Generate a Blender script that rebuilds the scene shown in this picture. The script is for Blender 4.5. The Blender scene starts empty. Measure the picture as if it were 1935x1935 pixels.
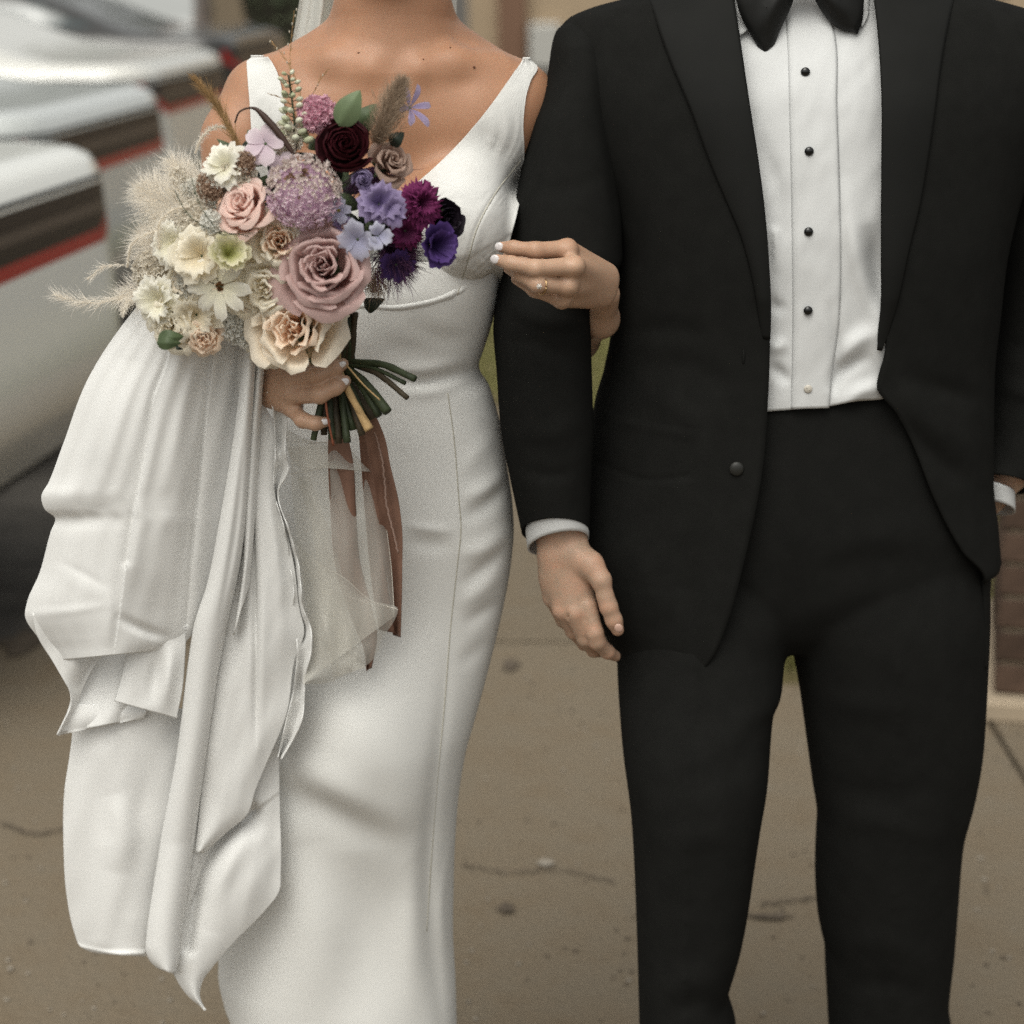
import bpy, math, random
import numpy as np
from mathutils import Vector, Matrix

random.seed(7)
rng = np.random.default_rng(7)
SC = bpy.context.scene
COL = SC.collection

# ------------------------------------------------------------------ camera, sky, sun, exposure
CAM_H, PITCH, FPX = 1.63, math.radians(14.8), 4031.0          # eye height, tilt, focal length in photo pixels
cam_d = bpy.data.cameras.new('camera')
cam_d.sensor_fit = 'HORIZONTAL'
cam_d.sensor_width = 24.0
cam_d.lens = FPX / 1935.0 * 24.0
cam_d.clip_start = 0.05
cam_d.clip_end = 2000.0
cam_d.dof.use_dof = True
cam_d.dof.focus_distance = 2.26
cam_d.dof.aperture_fstop = 2.6
cam_d.dof.aperture_blades = 9
cam = bpy.data.objects.new('camera', cam_d)
cam.location = (0, 0, CAM_H)
cam.rotation_euler = (math.pi / 2 - PITCH, 0, 0)
COL.objects.link(cam)
SC.camera = cam

SUN_EL, SUN_AZ = math.radians(58), math.radians(200)           # azimuth clockwise from +Y: behind the camera, to the left
world = bpy.data.worlds.new('World')
SC.world = world
world.use_nodes = True
nt = world.node_tree
nt.nodes.clear()
sky = nt.nodes.new('ShaderNodeTexSky')
sky.sky_type = 'NISHITA'
sky.sun_disc = False
sky.sun_elevation = SUN_EL
sky.sun_rotation = SUN_AZ
sky.air_density = 1.0
sky.dust_density = 5.0
sky.ozone_density = 0.6
hs = nt.nodes.new('ShaderNodeHueSaturation')                   # thin overcast: the blue of the clear sky is mostly lost
hs.inputs['Saturation'].default_value = 0.12
bg = nt.nodes.new('ShaderNodeBackground')
bg.inputs['Strength'].default_value = 0.15
wo = nt.nodes.new('ShaderNodeOutputWorld')
nt.links.new(sky.outputs[0], hs.inputs['Color'])
tint = nt.nodes.new('ShaderNodeMix'); tint.data_type = 'RGBA'; tint.blend_type = 'MULTIPLY'; tint.inputs[0].default_value = 1.0
tint.inputs[7].default_value = (1.0, 1.0, 0.95, 1.0)
nt.links.new(hs.outputs[0], tint.inputs[6])
nt.links.new(tint.outputs[2], bg.inputs['Color'])
nt.links.new(bg.outputs[0], wo.inputs['Surface'])

sun_d = bpy.data.lights.new('sun', 'SUN')
sun_d.energy = 0.8
sun_d.angle = math.radians(50)
sun_d.color = (1.0, 0.965, 0.86)
sun = bpy.data.objects.new('sun', sun_d)
_sd = Vector((math.sin(SUN_AZ) * math.cos(SUN_EL), math.cos(SUN_AZ) * math.cos(SUN_EL), math.sin(SUN_EL)))
sun.rotation_euler = _sd.to_track_quat('Z', 'Y').to_euler()
sun.location = _sd * 20
COL.objects.link(sun)

SC.view_settings.view_transform = 'Standard'
SC.view_settings.look = 'None'
SC.view_settings.exposure = 0.18
SC.view_settings.gamma = 1.0
SC.view_settings.use_curve_mapping = False
SC.cycles.use_denoising = False
SC.cycles.max_bounces = 8
SC.cycles.transparent_max_bounces = 16
SC.cycles.use_adaptive_sampling = False

# ------------------------------------------------------------------ projection helpers (measuring the place from the photo)
CT, ST = math.cos(PITCH), math.sin(PITCH)

def W(px, py, Y):
    """world point seen at photo pixel (px, py), at distance Y along +Y"""
    px, py, Y = np.broadcast_arrays(np.asarray(px, float), np.asarray(py, float), np.asarray(Y, float))
    a = (px - 967.5) / FPX
    b = -(py - 967.5) / FPX
    dy = CT + b * ST
    dz = -ST + b * CT
    s = Y / dy
    return np.stack([s * a, Y, CAM_H + s * dz], -1)

def PROJ(V):
    V = np.asarray(V, float)
    x, y, z = V[..., 0], V[..., 1], V[..., 2] - CAM_H
    fw = y * CT - z * ST
    up = y * ST + z * CT
    return 967.5 + FPX * x / fw, 967.5 - FPX * up / fw

def MPP(Y):
    return Y / CT / FPX                                         # metres per photo pixel at distance Y

def ip(keys, t):
    """smooth monotone (pchip) interpolation of keyed values"""
    k = np.asarray(keys, float)
    x, y = k[:, 0], k[:, 1]
    t = np.asarray(t, float)
    if len(x) == 1:
        return np.full(t.shape, y[0])
    h = np.diff(x)
    d = np.diff(y) / h
    m = np.zeros(len(x))
    m[0], m[-1] = d[0], d[-1]
    for i in range(1, len(x) - 1):
        if d[i - 1] * d[i] > 0:
            w1, w2 = 2 * h[i] + h[i - 1], h[i] + 2 * h[i - 1]
            m[i] = (w1 + w2) / (w1 / d[i - 1] + w2 / d[i])
    tt = np.clip(t, x[0], x[-1])
    i = np.clip(np.searchsorted(x, tt, side='right') - 1, 0, len(x) - 2)
    s = (tt - x[i]) / h[i]
    return (y[i] * (1 + 2 * s) * (1 - s) ** 2 + h[i] * m[i] * s * (1 - s) ** 2
            + y[i + 1] * s * s * (3 - 2 * s) + h[i] * m[i + 1] * s * s * (s - 1))

def curve(pts, n):
    """smooth resampled polyline through 2-D/3-D points (Catmull-Rom by chord length)"""
    p = np.asarray(pts, float)
    c = np.r_[0, np.cumsum(np.maximum(np.linalg.norm(np.diff(p, axis=0), axis=1), 1e-6))]
    t = np.linspace(0, c[-1], n)
    m = np.gradient(p, c, axis=0) if len(p) > 2 else np.repeat((p[1:] - p[:1]) / c[-1], 2, 0)
    i = np.clip(np.searchsorted(c, t, side='right') - 1, 0, len(c) - 2)
    h = (c[i + 1] - c[i])[:, None]
    s = ((t - c[i]) / h[:, 0])[:, None]
    return (p[i] * (1 + 2 * s) * (1 - s) ** 2 + h * m[i] * s * (1 - s) ** 2
            + p[i + 1] * s * s * (3 - 2 * s) + h * m[i + 1] * s * s * (s - 1))

def pl_dist(px, py, pts):
    """distance in pixels to a polyline, side sign, and position 0..1 along it"""
    p = np.asarray(pts, float)
    best = np.full(px.shape, 1e9); sgn = np.zeros(px.shape); tt = np.zeros(px.shape)
    n = len(p) - 1
    for i in range(n):
        a, b = p[i], p[i + 1]
        ab = b - a
        L = float(ab @ ab) + 1e-9
        t = np.clip(((px - a[0]) * ab[0] + (py - a[1]) * ab[1]) / L, 0, 1)
        dx, dy = px - a[0] - t * ab[0], py - a[1] - t * ab[1]
        d = np.hypot(dx, dy)
        m = d < best
        best = np.where(m, d, best)
        sgn = np.where(m, np.sign(ab[0] * dy - ab[1] * dx), sgn)
        tt = np.where(m, (i + t) / n, tt)
    return best, sgn, tt

def ridge(pts, w, h, fade=True):
    """soft fold: gaussian ridge (h>0, metres towards the viewer) or valley (h<0) of half width w px along a line"""
    q = curve(pts, max(6, len(pts) * 4))
    def f(px, py):
        d, s, t = pl_dist(px, py, q)
        e = np.sin(np.pi * np.clip(t, 0, 1)) ** 1.2 if fade else 1.0
        return h * np.exp(-(d / w) ** 2) * e
    return f

def step(pts, w, h, fade=True):
    """overlap: cloth on one side of the line stands h proud, falling off over w px away from it"""
    q = curve(pts, max(6, len(pts) * 4))
    def f(px, py):
        d, s, t = pl_dist(px, py, q)
        e = np.sin(np.pi * np.clip(t, 0, 1)) if fade else 1.0
        return h * e * np.where(s > 0, np.exp(-(d / w)) * np.clip(d / 3.5, 0, 1), 0)
    return f

def blob(cx, cy, rx, ry, h):
    return lambda px, py: h * np.exp(-((px - cx) / rx) ** 2 - ((py - cy) / ry) ** 2)

def wav(kx, ky, ph, h):
    return lambda px, py: h * np.sin(px * kx + py * ky + ph)

def vnoise(px, py, s, seed=0, ang=0.0, asp=1.0):
    """smooth 2-D value noise in pixel units, -1..1"""
    c, sn = math.cos(ang), math.sin(ang)
    x = (px * c + py * sn) / s
    y = (-px * sn + py * c) / (s * asp)
    r = np.random.default_rng(seed).uniform(-1, 1, (64, 64))
    xi, yi = np.floor(x).astype(int), np.floor(y).astype(int)
    fx, fy = x - xi, y - yi
    fx, fy = fx * fx * (3 - 2 * fx), fy * fy * (3 - 2 * fy)
    g = lambda i, j: r[(xi + i) % 64, (yi + j) % 64]
    return (g(0, 0) * (1 - fx) + g(1, 0) * fx) * (1 - fy) + (g(0, 1) * (1 - fx) + g(1, 1) * fx) * fy

# ------------------------------------------------------------------ object helpers
def link(o, parent=None):
    COL.objects.link(o)
    if parent is not None:
        o.parent = parent
        l = getattr(parent, 'location', Vector((0, 0, 0)))
        if parent.get('world_coords'):
            o.matrix_parent_inverse = parent.matrix_basis.inverted()
    return o

def tag(o, label=None, cat=None, group=None, kind=None):
    if label: o['label'] = label
    if cat: o['category'] = cat
    if group: o['group'] = group
    if kind: o['kind'] = kind
    return o

def thing(name, loc, label, cat, group=None, world_coords=True):
    o = bpy.data.objects.new(name, None)
    o.empty_display_size = 0.1
    o.location = loc
    COL.objects.link(o)
    if world_coords: o['world_coords'] = True
    return tag(o, label, cat, group)

def make_mesh(name, V, F, mats, smooth=True, attrs=None, mi=None):
    me = bpy.data.meshes.new(name)
    V = np.asarray(V, float).reshape(-1, 3)
    if isinstance(F, np.ndarray):
        F = F.reshape(-1, F.shape[-1])
        k = F.shape[1]
        me.vertices.add(len(V)); me.vertices.foreach_set('co', V.ravel())
        me.loops.add(F.size); me.loops.foreach_set('vertex_index', F.astype(np.int32).ravel())
        me.polygons.add(len(F)); me.polygons.foreach_set('loop_start', np.arange(0, F.size, k, dtype=np.int32))
        try: me.polygons.foreach_set('loop_total', np.full(len(F), k, np.int32))
        except Exception: pass
        me.update(calc_edges=True)
    else:
        me.from_pydata([tuple(v) for v in V], [], F)
    me.polygons.foreach_set('use_smooth', np.full(len(me.polygons), bool(smooth)))
    for m in (mats if isinstance(mats, (list, tuple)) else [mats]):
        me.materials.append(m)
    if mi is not None:
        me.polygons.foreach_set('material_index', np.asarray(mi, np.int32))
    for k, v in (attrs or {}).items():
        a = me.attributes.new(k, 'FLOAT', 'POINT')
        a.data.foreach_set('value', np.asarray(v, np.float32).ravel())
    me.validate()
    me.update()
    return me

def obj(name, V, F, mats, parent=None, smooth=True, attrs=None, mi=None):
    return link(bpy.data.objects.new(name, make_mesh(name, V, F, mats, smooth, attrs, mi)), parent)

def grid_faces(nr, nc, wrap=False, off=0):
    i, j = np.meshgrid(np.arange(nr - 1), np.arange(nc if wrap else nc - 1), indexing='ij')
    j2 = (j + 1) % nc
    a, b, c, d = i * nc + j, i * nc + j2, (i + 1) * nc + j2, (i + 1) * nc + j
    return np.stack([a, b, c, d], -1).reshape(-1, 4) + off

class MB:
    """collects pieces into ONE mesh"""
    def __init__(s): s.V, s.F, s.mi, s.n, s.A = [], [], [], 0, []
    def add(s, V, F, m=0, a=0.0):
        V = np.asarray(V, float).reshape(-1, 3)
        s.V.append(V)
        for f in (F.tolist() if isinstance(F, np.ndarray) else F):
            s.F.append([x + s.n for x in f]); s.mi.append(m)
        s.A.append(np.broadcast_to(np.asarray(a, float).ravel() if np.ndim(a) else np.array([a]), (len(V),)))
        s.n += len(V)
    def grid(s, V, m=0, wrap=False, a=0.0):
        V = np.asarray(V); s.add(V, grid_faces(V.shape[0], V.shape[1], wrap), m, a)
    def tube(s, pts, rad, seg=8, m=0, a=0.0, caps=True):
        P = np.asarray(pts, float); n = len(P)
        R = np.broadcast_to(np.asarray(rad, float), (n,))
        T = np.gradient(P, axis=0); T /= np.linalg.norm(T, axis=1)[:, None] + 1e-12
        ref = np.array([0.13, 0.21, 1.0]) if abs(T[0][2]) < .8 else np.array([1.0, .17, .1])
        A = np.cross(T, ref); A /= np.linalg.norm(A, axis=1)[:, None]
        B = np.cross(T, A)
        th = np.linspace(0, 2 * np.pi, seg, endpoint=False)
        V = P[:, None] + R[:, None, None] * (A[:, None] * np.cos(th)[None, :, None] + B[:, None] * np.sin(th)[None, :, None])
        F = grid_faces(n, seg, True).tolist()
        if caps: F += [list(range(seg))[::-1], [(n - 1) * seg + k for k in range(seg)]]
        s.add(V, F, m, a)
    def box(s, lo, hi, m=0, M=None, bev=0.0):
        lo, hi = np.minimum(lo, hi).astype(float), np.maximum(lo, hi).astype(float)
        if bev > 0:
            V = []; F = []
            for (ax) in range(3):
                pass
            c = (lo + hi) / 2; e = (hi - lo) / 2; ei = e - bev
            idx = {}
            for sx in (-1, 1):
                for sy in (-1, 1):
                    for sz in (-1, 1):
                        sg = np.array([sx, sy, sz])
                        for ax in range(3):
                            q = ei * sg; q[ax] = e[ax] * sg[ax]
                            idx[(sx, sy, sz, ax)] = len(V); V.append(c + q)
            for ax in range(3):
                o1, o2 = (ax + 1) % 3, (ax + 2) % 3
                for sg in (-1, 1):
                    f = []
                    for a1, a2 in ((-1, -1), (1, -1), (1, 1), (-1, 1)):
                        k = [0, 0, 0]; k[ax] = sg; k[o1] = a1; k[o2] = a2
                        f.append(idx[(*k, ax)])
                    F.append(f if sg > 0 else f[::-1])
                for s1 in (-1, 1):                              # edge strips
                    for s2 in (-1, 1):
                        k1 = [0, 0, 0]; k1[ax] = -1; k1[o1] = s1; k1[o2] = s2
                        k2 = list(k1); k2[ax] = 1
                        f = [idx[(*k1, o1)], idx[(*k2, o1)], idx[(*k2, o2)], idx[(*k1, o2)]]
                        F.append(f if s1 * s2 < 0 else f[::-1])
            for sx in (-1, 1):
                for sy in (-1, 1):
                    for sz in (-1, 1):
                        f = [idx[(sx, sy, sz, 0)], idx[(sx, sy, sz, 1)], idx[(sx, sy, sz, 2)]]
                        F.append(f if sx * sy * sz > 0 else f[::-1])
            V = np.array(V)
        else:
            V = np.array([(x, y, z) for x in (lo[0], hi[0]) for y in (lo[1], hi[1]) for z in (lo[2], hi[2])])
            F = [[0, 1, 3, 2], [4, 6, 7, 5], [0, 4, 5, 1], [2, 3, 7, 6], [0, 2, 6, 4], [1, 5, 7, 3]]
        if M is not None:
            V = V @ np.array(M)[:3, :3].T + np.array(M)[:3, 3]
        s.add(V, F, m)
    def ellipsoid(s, c, r, m=0, seg=12, rings=8, R=None, a=0.0):
        th = np.linspace(0, np.pi, rings + 1)[1:-1]; ph = np.linspace(0, 2 * np.pi, seg, endpoint=False)
        V = np.stack([np.sin(th)[:, None] * np.cos(ph), np.sin(th)[:, None] * np.sin(ph), np.repeat(np.cos(th)[:, None], seg, 1)], -1).reshape(-1, 3)
        V = np.vstack([V, [[0, 0, 1], [0, 0, -1]]]) * np.asarray(r)
        if R is not None: V = V @ np.array(R).T
        V = V + np.asarray(c)
        n = (rings - 1) * seg
        F = grid_faces(rings - 1, seg, True)[:, ::-1].tolist()
        F += [[n, k, (k + 1) % seg] for k in range(seg)] + [[n + 1, (rings - 2) * seg + (k + 1) % seg, (rings - 2) * seg + k] for k in range(seg)]
        s.add(V, F, m, a)
    def build(s, name, mats, parent=None, smooth=True, attr=None):
        at = {attr: np.concatenate(s.A)} if attr else None
        return obj(name, np.vstack(s.V), s.F, mats, parent, smooth, at, s.mi)

def solidify(o, t, off=-1.0):
    m = o.modifiers.new('thickness', 'SOLIDIFY'); m.thickness = t; m.offset = off; m.use_even_offset = False
    return o

# ------------------------------------------------------------------ materials
MATS = {}
def srgb(r, g, b):
    f = lambda c: (c / 255 / 12.92) if c / 255 <= 0.04045 else ((c / 255 + 0.055) / 1.055) ** 2.4
    return (f(r), f(g), f(b), 1.0)

def mat(name, col, rough=0.6, spec=0.3, var=0.0, vscale=30.0, col2=None, bump=0.0, bscale=800.0, sheen=0.0,
        trans=0.0, coat=0.0, metal=0.0, sss=0.0, alpha=1.0, emit=None, attr=None, acol=None, bdist=0.001, objrand=0.0, brough=0.55):
    if name in MATS: return MATS[name]
    m = bpy.data.materials.new(name); m.use_nodes = True
    n, l = m.node_tree.nodes, m.node_tree.links
    n.clear()
    out = n.new('ShaderNodeOutputMaterial')
    b = n.new('ShaderNodeBsdfPrincipled')
    b.inputs['Roughness'].default_value = rough
    b.inputs['Specular IOR Level'].default_value = spec
    b.inputs['Metallic'].default_value = metal
    b.inputs['Coat Weight'].default_value = coat
    b.inputs['Coat Roughness'].default_value = 0.06
    if sheen:
        b.inputs['Sheen Weight'].default_value = sheen
        b.inputs['Sheen Roughness'].default_value = 0.5
    if sss:
        b.inputs['Subsurface Weight'].default_value = sss
        b.inputs['Subsurface Radius'].default_value = (0.9, 0.35, 0.2)
        b.inputs['Subsurface Scale'].default_value = 0.006
    c = tuple(col) + ((1.0,) if len(col) == 3 else ())
    src = n.new('ShaderNodeRGB'); src.outputs[0].default_value = c
    src = src.outputs[0]
    tc = n.new('ShaderNodeTexCoord')
    if attr:
        at = n.new('ShaderNodeAttribute'); at.attribute_name = attr
        mx = n.new('ShaderNodeMix'); mx.data_type = 'RGBA'
        mx.inputs[7].default_value = tuple(acol) + ((1.0,) if len(acol) == 3 else ())
        l.new(at.outputs['Fac'], mx.inputs[0]); l.new(src, mx.inputs[6]); src = mx.outputs[2]
    if var or col2 is not None:
        no = n.new('ShaderNodeTexNoise'); no.inputs['Scale'].default_value = vscale
        no.inputs['Detail'].default_value = 5.0; no.inputs['Roughness'].default_value = brough
        l.new(tc.outputs['Object'], no.inputs['Vector'])
        if col2 is not None:
            rp = n.new('ShaderNodeMapRange'); rp.inputs[1].default_value = 0.35; rp.inputs[2].default_value = 0.68
            mx = n.new('ShaderNodeMix'); mx.data_type = 'RGBA'
            mx.inputs[7].default_value = tuple(col2) + ((1.0,) if len(col2) == 3 else ())
            l.new(no.outputs[0], rp.inputs[0]); l.new(rp.outputs[0], mx.inputs[0]); l.new(src, mx.inputs[6]); src = mx.outputs[2]
        if var:
            mr = n.new('ShaderNodeMapRange'); mr.inputs[1].default_value = 0.3; mr.inputs[2].default_value = 0.7
            mr.inputs[3].default_value = 1 - var; mr.inputs[4].default_value = 1 + var
            h = n.new('ShaderNodeHueSaturation')
            l.new(no.outputs[0], mr.inputs[0]); l.new(mr.outputs[0], h.inputs['Value']); l.new(src, h.inputs['Color']); src = h.outputs[0]
    if objrand:
        oi = n.new('ShaderNodeObjectInfo')
        mr = n.new('ShaderNodeMapRange'); mr.inputs[3].default_value = 1 - objrand; mr.inputs[4].default_value = 1 + objrand
        h = n.new('ShaderNodeHueSaturation')
        l.new(oi.outputs['Random'], mr.inputs[0]); l.new(mr.outputs[0], h.inputs['Value']); l.new(src, h.inputs['Color']); src = h.outputs[0]
    l.new(src, b.inputs['Base Color'])
    nrm = None
    if bump:
        no2 = n.new('ShaderNodeTexNoise'); no2.inputs['Scale'].default_value = bscale; no2.inputs['Detail'].default_value = 4.0
        l.new(tc.outputs['Object'], no2.inputs['Vector'])
        bp = n.new('ShaderNodeBump'); bp.inputs['Strength'].default_value = bump; bp.inputs['Distance'].default_value = bdist
        l.new(no2.outputs[0], bp.inputs['Height']); l.new(bp.outputs[0], b.inputs['Normal']); nrm = bp.outputs[0]
    if emit:
        b.inputs['Emission Color'].default_value = tuple(emit[:3]) + (1.0,); b.inputs['Emission Strength'].default_value = emit[3]
    sh = b.outputs[0]
    if trans:
        t = n.new('ShaderNodeBsdfTranslucent'); l.new(src, t.inputs['Color'])
        if nrm is not None: l.new(nrm, t.inputs['Normal'])
        mx = n.new('ShaderNodeMixShader'); mx.inputs[0].default_value = trans
        l.new(sh, mx.inputs[1]); l.new(t.outputs[0], mx.inputs[2]); sh = mx.outputs[0]
    if alpha < 1.0:
        t = n.new('ShaderNodeBsdfTransparent')
        mx = n.new('ShaderNodeMixShader'); mx.inputs[0].default_value = alpha
        l.new(t.outputs[0], mx.inputs[1]); l.new(sh, mx.inputs[2]); sh = mx.outputs[0]
    l.new(sh, out.inputs['Surface'])
    MATS[name] = m
    return m

M_SUIT = mat('black suiting wool', (0.0120, 0.0120, 0.0112), 0.95, 0.04, var=0.10, vscale=40, bump=0.35, bscale=1500)
M_LAPEL = mat('black lapel satin', (0.0093, 0.0094, 0.0087), 0.7, 0.12, var=0.08, vscale=30)
M_TROUS = mat('black trouser wool', (0.0117, 0.0117, 0.0110), 0.95, 0.04, var=0.10, vscale=35, bump=0.35, bscale=1500)
M_TIE = mat('black silk tie', (0.006, 0.006, 0.0055), 0.55, 0.3)
M_SHIRT = mat('white cotton shirt', (0.60, 0.605, 0.605), 0.85, 0.1, var=0.02, bump=0.15, bscale=1400)
M_STUD = mat('black onyx stud', (0.004, 0.004, 0.004), 0.15, 0.6)
M_PEARL = mat('pearl shirt button', (0.52, 0.48, 0.42), 0.3, 0.5)
M_DRESS = mat('ivory crepe', (0.75, 0.745, 0.722), 0.95, 0.05, var=0.025, vscale=14, bump=0.25, bscale=1100, trans=0.10)
M_TRAIN = mat('ivory chiffon lining', (0.84, 0.835, 0.82), 0.95, 0.05, var=0.02, vscale=12, bump=0.2, bscale=1000, trans=0.15)
M_TULLE = mat('tulle', (0.74, 0.72, 0.66), 0.9, 0.05, alpha=0.46, trans=0.3)
M_VEIL = mat('veil tulle', (0.86, 0.85, 0.80), 0.8, 0.1, alpha=0.86, trans=0.4)
M_SEAM = mat('seam thread', (0.44, 0.42, 0.36), 0.85, 0.1)
M_NAIL = mat('white nail polish', (0.72, 0.68, 0.68), 0.2, 0.5, coat=0.4)
M_NAILN = mat('bare fingernail', (0.52, 0.34, 0.27), 0.3, 0.45)
M_GOLD = mat('ring gold', (0.55, 0.38, 0.2), 0.25, 0.5, metal=1.0)
M_GEM = mat('ring stone', (0.6, 0.55, 0.5), 0.1, 0.8)
M_HAIR = mat('brown hair', (0.06, 0.032, 0.016), 0.45, 0.4, var=0.3, vscale=60)
# ------------------------------------------------------------------ smooth bodies: distance field + surface nets
class Body:
    def __init__(s, lo, hi, h):
        s.lo = np.asarray(lo, float); s.h = h
        s.dim = np.ceil((np.asarray(hi) - s.lo) / h).astype(int) + 1
        s.F = np.full(s.dim, 0.05, np.float32)
    def _box(s, lo, hi, m):
        a = np.clip(np.floor((np.asarray(lo) - m - s.lo) / s.h).astype(int), 0, s.dim - 1)
        b = np.clip(np.ceil((np.asarray(hi) + m - s.lo) / s.h).astype(int) + 1, 1, s.dim)
        sl = tuple(slice(x, y) for x, y in zip(a, b))
        ax = [(s.lo[i] + s.h * np.arange(a[i], b[i])).astype(np.float32) for i in range(3)]
        return sl, ax
    def _mix(s, sl, d, k, carve):
        f = s.F[sl]
        if f.size == 0: return
        if carve:
            hh = np.clip(0.5 - 0.5 * (f + d) / k, 0, 1)
            s.F[sl] = f * (1 - hh) - d * hh + k * hh * (1 - hh)
        else:
            hh = np.clip(0.5 + 0.5 * (d - f) / k, 0, 1)
            s.F[sl] = d * (1 - hh) + f * hh - k * hh * (1 - hh)
    def cone(s, a, b, ra, rb, k=0.008, flat=None, carve=False):
        """round cone from a to b; flat=(axis vector, factor) squeezes the section along that axis"""
        a, b = np.asarray(a, float), np.asarray(b, float)
        R = max(ra, rb)
        sl, ax = s._box(np.minimum(a, b) - R, np.maximum(a, b) + R, 1.7 * k + 4 * s.h)
        x, y, z = ax[0][:, None, None] - a[0], ax[1][None, :, None] - a[1], ax[2][None, None, :] - a[2]
        ab = b - a
        t = np.clip((x * ab[0] + y * ab[1] + z * ab[2]) / (ab @ ab + 1e-12), 0, 1)
        dx, dy, dz = x - t * ab[0], y - t * ab[1], z - t * ab[2]
        q = dx * dx + dy * dy + dz * dz
        if flat is not None:
            n = np.asarray(flat[0], float); n /= np.linalg.norm(n)
            p = dx * n[0] + dy * n[1] + dz * n[2]
            q = q + p * p * (1 / flat[1] ** 2 - 1)
        d = np.sqrt(q) - (ra + (rb - ra) * t)
        if flat is not None: d = d * min(1.0, flat[1] * 1.15)
        s._mix(sl, d.astype(np.float32), k, carve)
    def ell(s, c, r, k=0.01, carve=False, rot=None):
        c, r = np.asarray(c, float), np.asarray(r, float)
        R = r.max() if rot is not None else r
        sl, ax = s._box(c - R, c + R, 2.2 * k + 4 * s.h)
        x, y, z = np.meshgrid(ax[0] - c[0], ax[1] - c[1], ax[2] - c[2], indexing='ij')
        if rot is not None:
            M = np.asarray(rot)
            x, y, z = (M[0, 0] * x + M[1, 0] * y + M[2, 0] * z, M[0, 1] * x + M[1, 1] * y + M[2, 1] * z, M[0, 2] * x + M[1, 2] * y + M[2, 2] * z)
        k0 = np.sqrt((x / r[0]) ** 2 + (y / r[1]) ** 2 + (z / r[2]) ** 2)
        k1 = np.sqrt((x / r[0] ** 2) ** 2 + (y / r[1] ** 2) ** 2 + (z / r[2] ** 2) ** 2) + 1e-6
        s._mix(sl, (k0 * (k0 - 1) / k1).astype(np.float32), k, carve)
    def mesh(s):
        F = s.F; S = F < 0
        cnt = np.zeros(np.array(F.shape) - 1, np.int8)
        cs = [(i, j, k) for i in (0, 1) for j in (0, 1) for k in (0, 1)]
        for i, j, k in cs:
            cnt += S[i:F.shape[0] - 1 + i, j:F.shape[1] - 1 + j, k:F.shape[2] - 1 + k]
        I = np.argwhere((cnt > 0) & (cnt < 8))
        idx = np.full(cnt.shape, -1, np.int32)
        idx[I[:, 0], I[:, 1], I[:, 2]] = np.arange(len(I))
        cv = {c: F[I[:, 0] + c[0], I[:, 1] + c[1], I[:, 2] + c[2]] for c in cs}
        acc = np.zeros((len(I), 3)); nn = np.zeros(len(I))
        for c in cs:
            for ax in range(3):
                if c[ax] == 0:
                    d = list(c); d[ax] = 1; d = tuple(d)
                    va, vb = cv[c], cv[d]
                    m = (va < 0) != (vb < 0)
                    t = np.where(m, va / np.where(m, va - vb, 1), 0)
                    p = np.zeros((len(I), 3)); p += c; p[:, ax] += t
                    acc += p * m[:, None]; nn += m
        V = s.lo + s.h * (I + acc / nn[:, None])
        quads = []
        for ax in range(3):
            o1, o2 = (ax + 1) % 3, (ax + 2) % 3
            A = np.take(S, range(F.shape[ax] - 1), ax); B = np.take(S, range(1, F.shape[ax]), ax)
            E = np.argwhere(A != B)
            E = E[(E[:, o1] > 0) & (E[:, o2] > 0) & (E[:, o1] < cnt.shape[o1]) & (E[:, o2] < cnt.shape[o2])]
            q = []
            for d1, d2 in ((-1, -1), (0, -1), (0, 0), (-1, 0)):
                e = E.copy(); e[:, o1] += d1; e[:, o2] += d2
                q.append(idx[e[:, 0], e[:, 1], e[:, 2]])
            q = np.stack(q, 1)
            flip = ~A[E[:, 0], E[:, 1], E[:, 2]]
            q[flip] = q[flip][:, ::-1]
            quads.append(q)
        Q = np.vstack(quads)
        Q = Q[(Q >= 0).all(1)]
        return V, Q
    def front(s, px, py, y0, y1, n=160):
        """first surface along the camera ray through each pixel (for fitting cloth over the body)"""
        Y = np.linspace(y0, y1, n)
        out = np.full(px.shape, np.nan)
        prev = None
        for Yk in Y:
            P = W(px, py, Yk)
            g = (P - s.lo) / s.h
            i = np.clip(np.round(g).astype(int), 0, s.dim - 1)
            f = s.F[i[..., 0], i[..., 1], i[..., 2]]
            if prev is not None:
                hit = np.isnan(out) & (f < 0)
                t = np.clip(prev / (prev - f + 1e-9), 0, 1)
                out = np.where(hit, Yk - (Y[1] - Y[0]) * (1 - t), out)
            prev = f
        return out

def fit_smooth(H, it=30):
    """fill the gaps of a height map and relax it like stretched cloth"""
    A = H.copy()
    m = np.isnan(A)
    if m.any():
        A[m] = np.nanmean(H)
        for _ in range(400):
            P = np.pad(A, 1, mode='edge')
            B = (P[:-2, 1:-1] + P[2:, 1:-1] + P[1:-1, :-2] + P[1:-1, 2:]) / 4
            A = np.where(m, B, A)
    for _ in range(it):
        P = np.pad(A, 1, mode='edge')
        A = (P[:-2, 1:-1] + P[2:, 1:-1] + P[1:-1, :-2] + P[1:-1, 2:]) / 4 * 0.6 + A * 0.4
    return A

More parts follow.
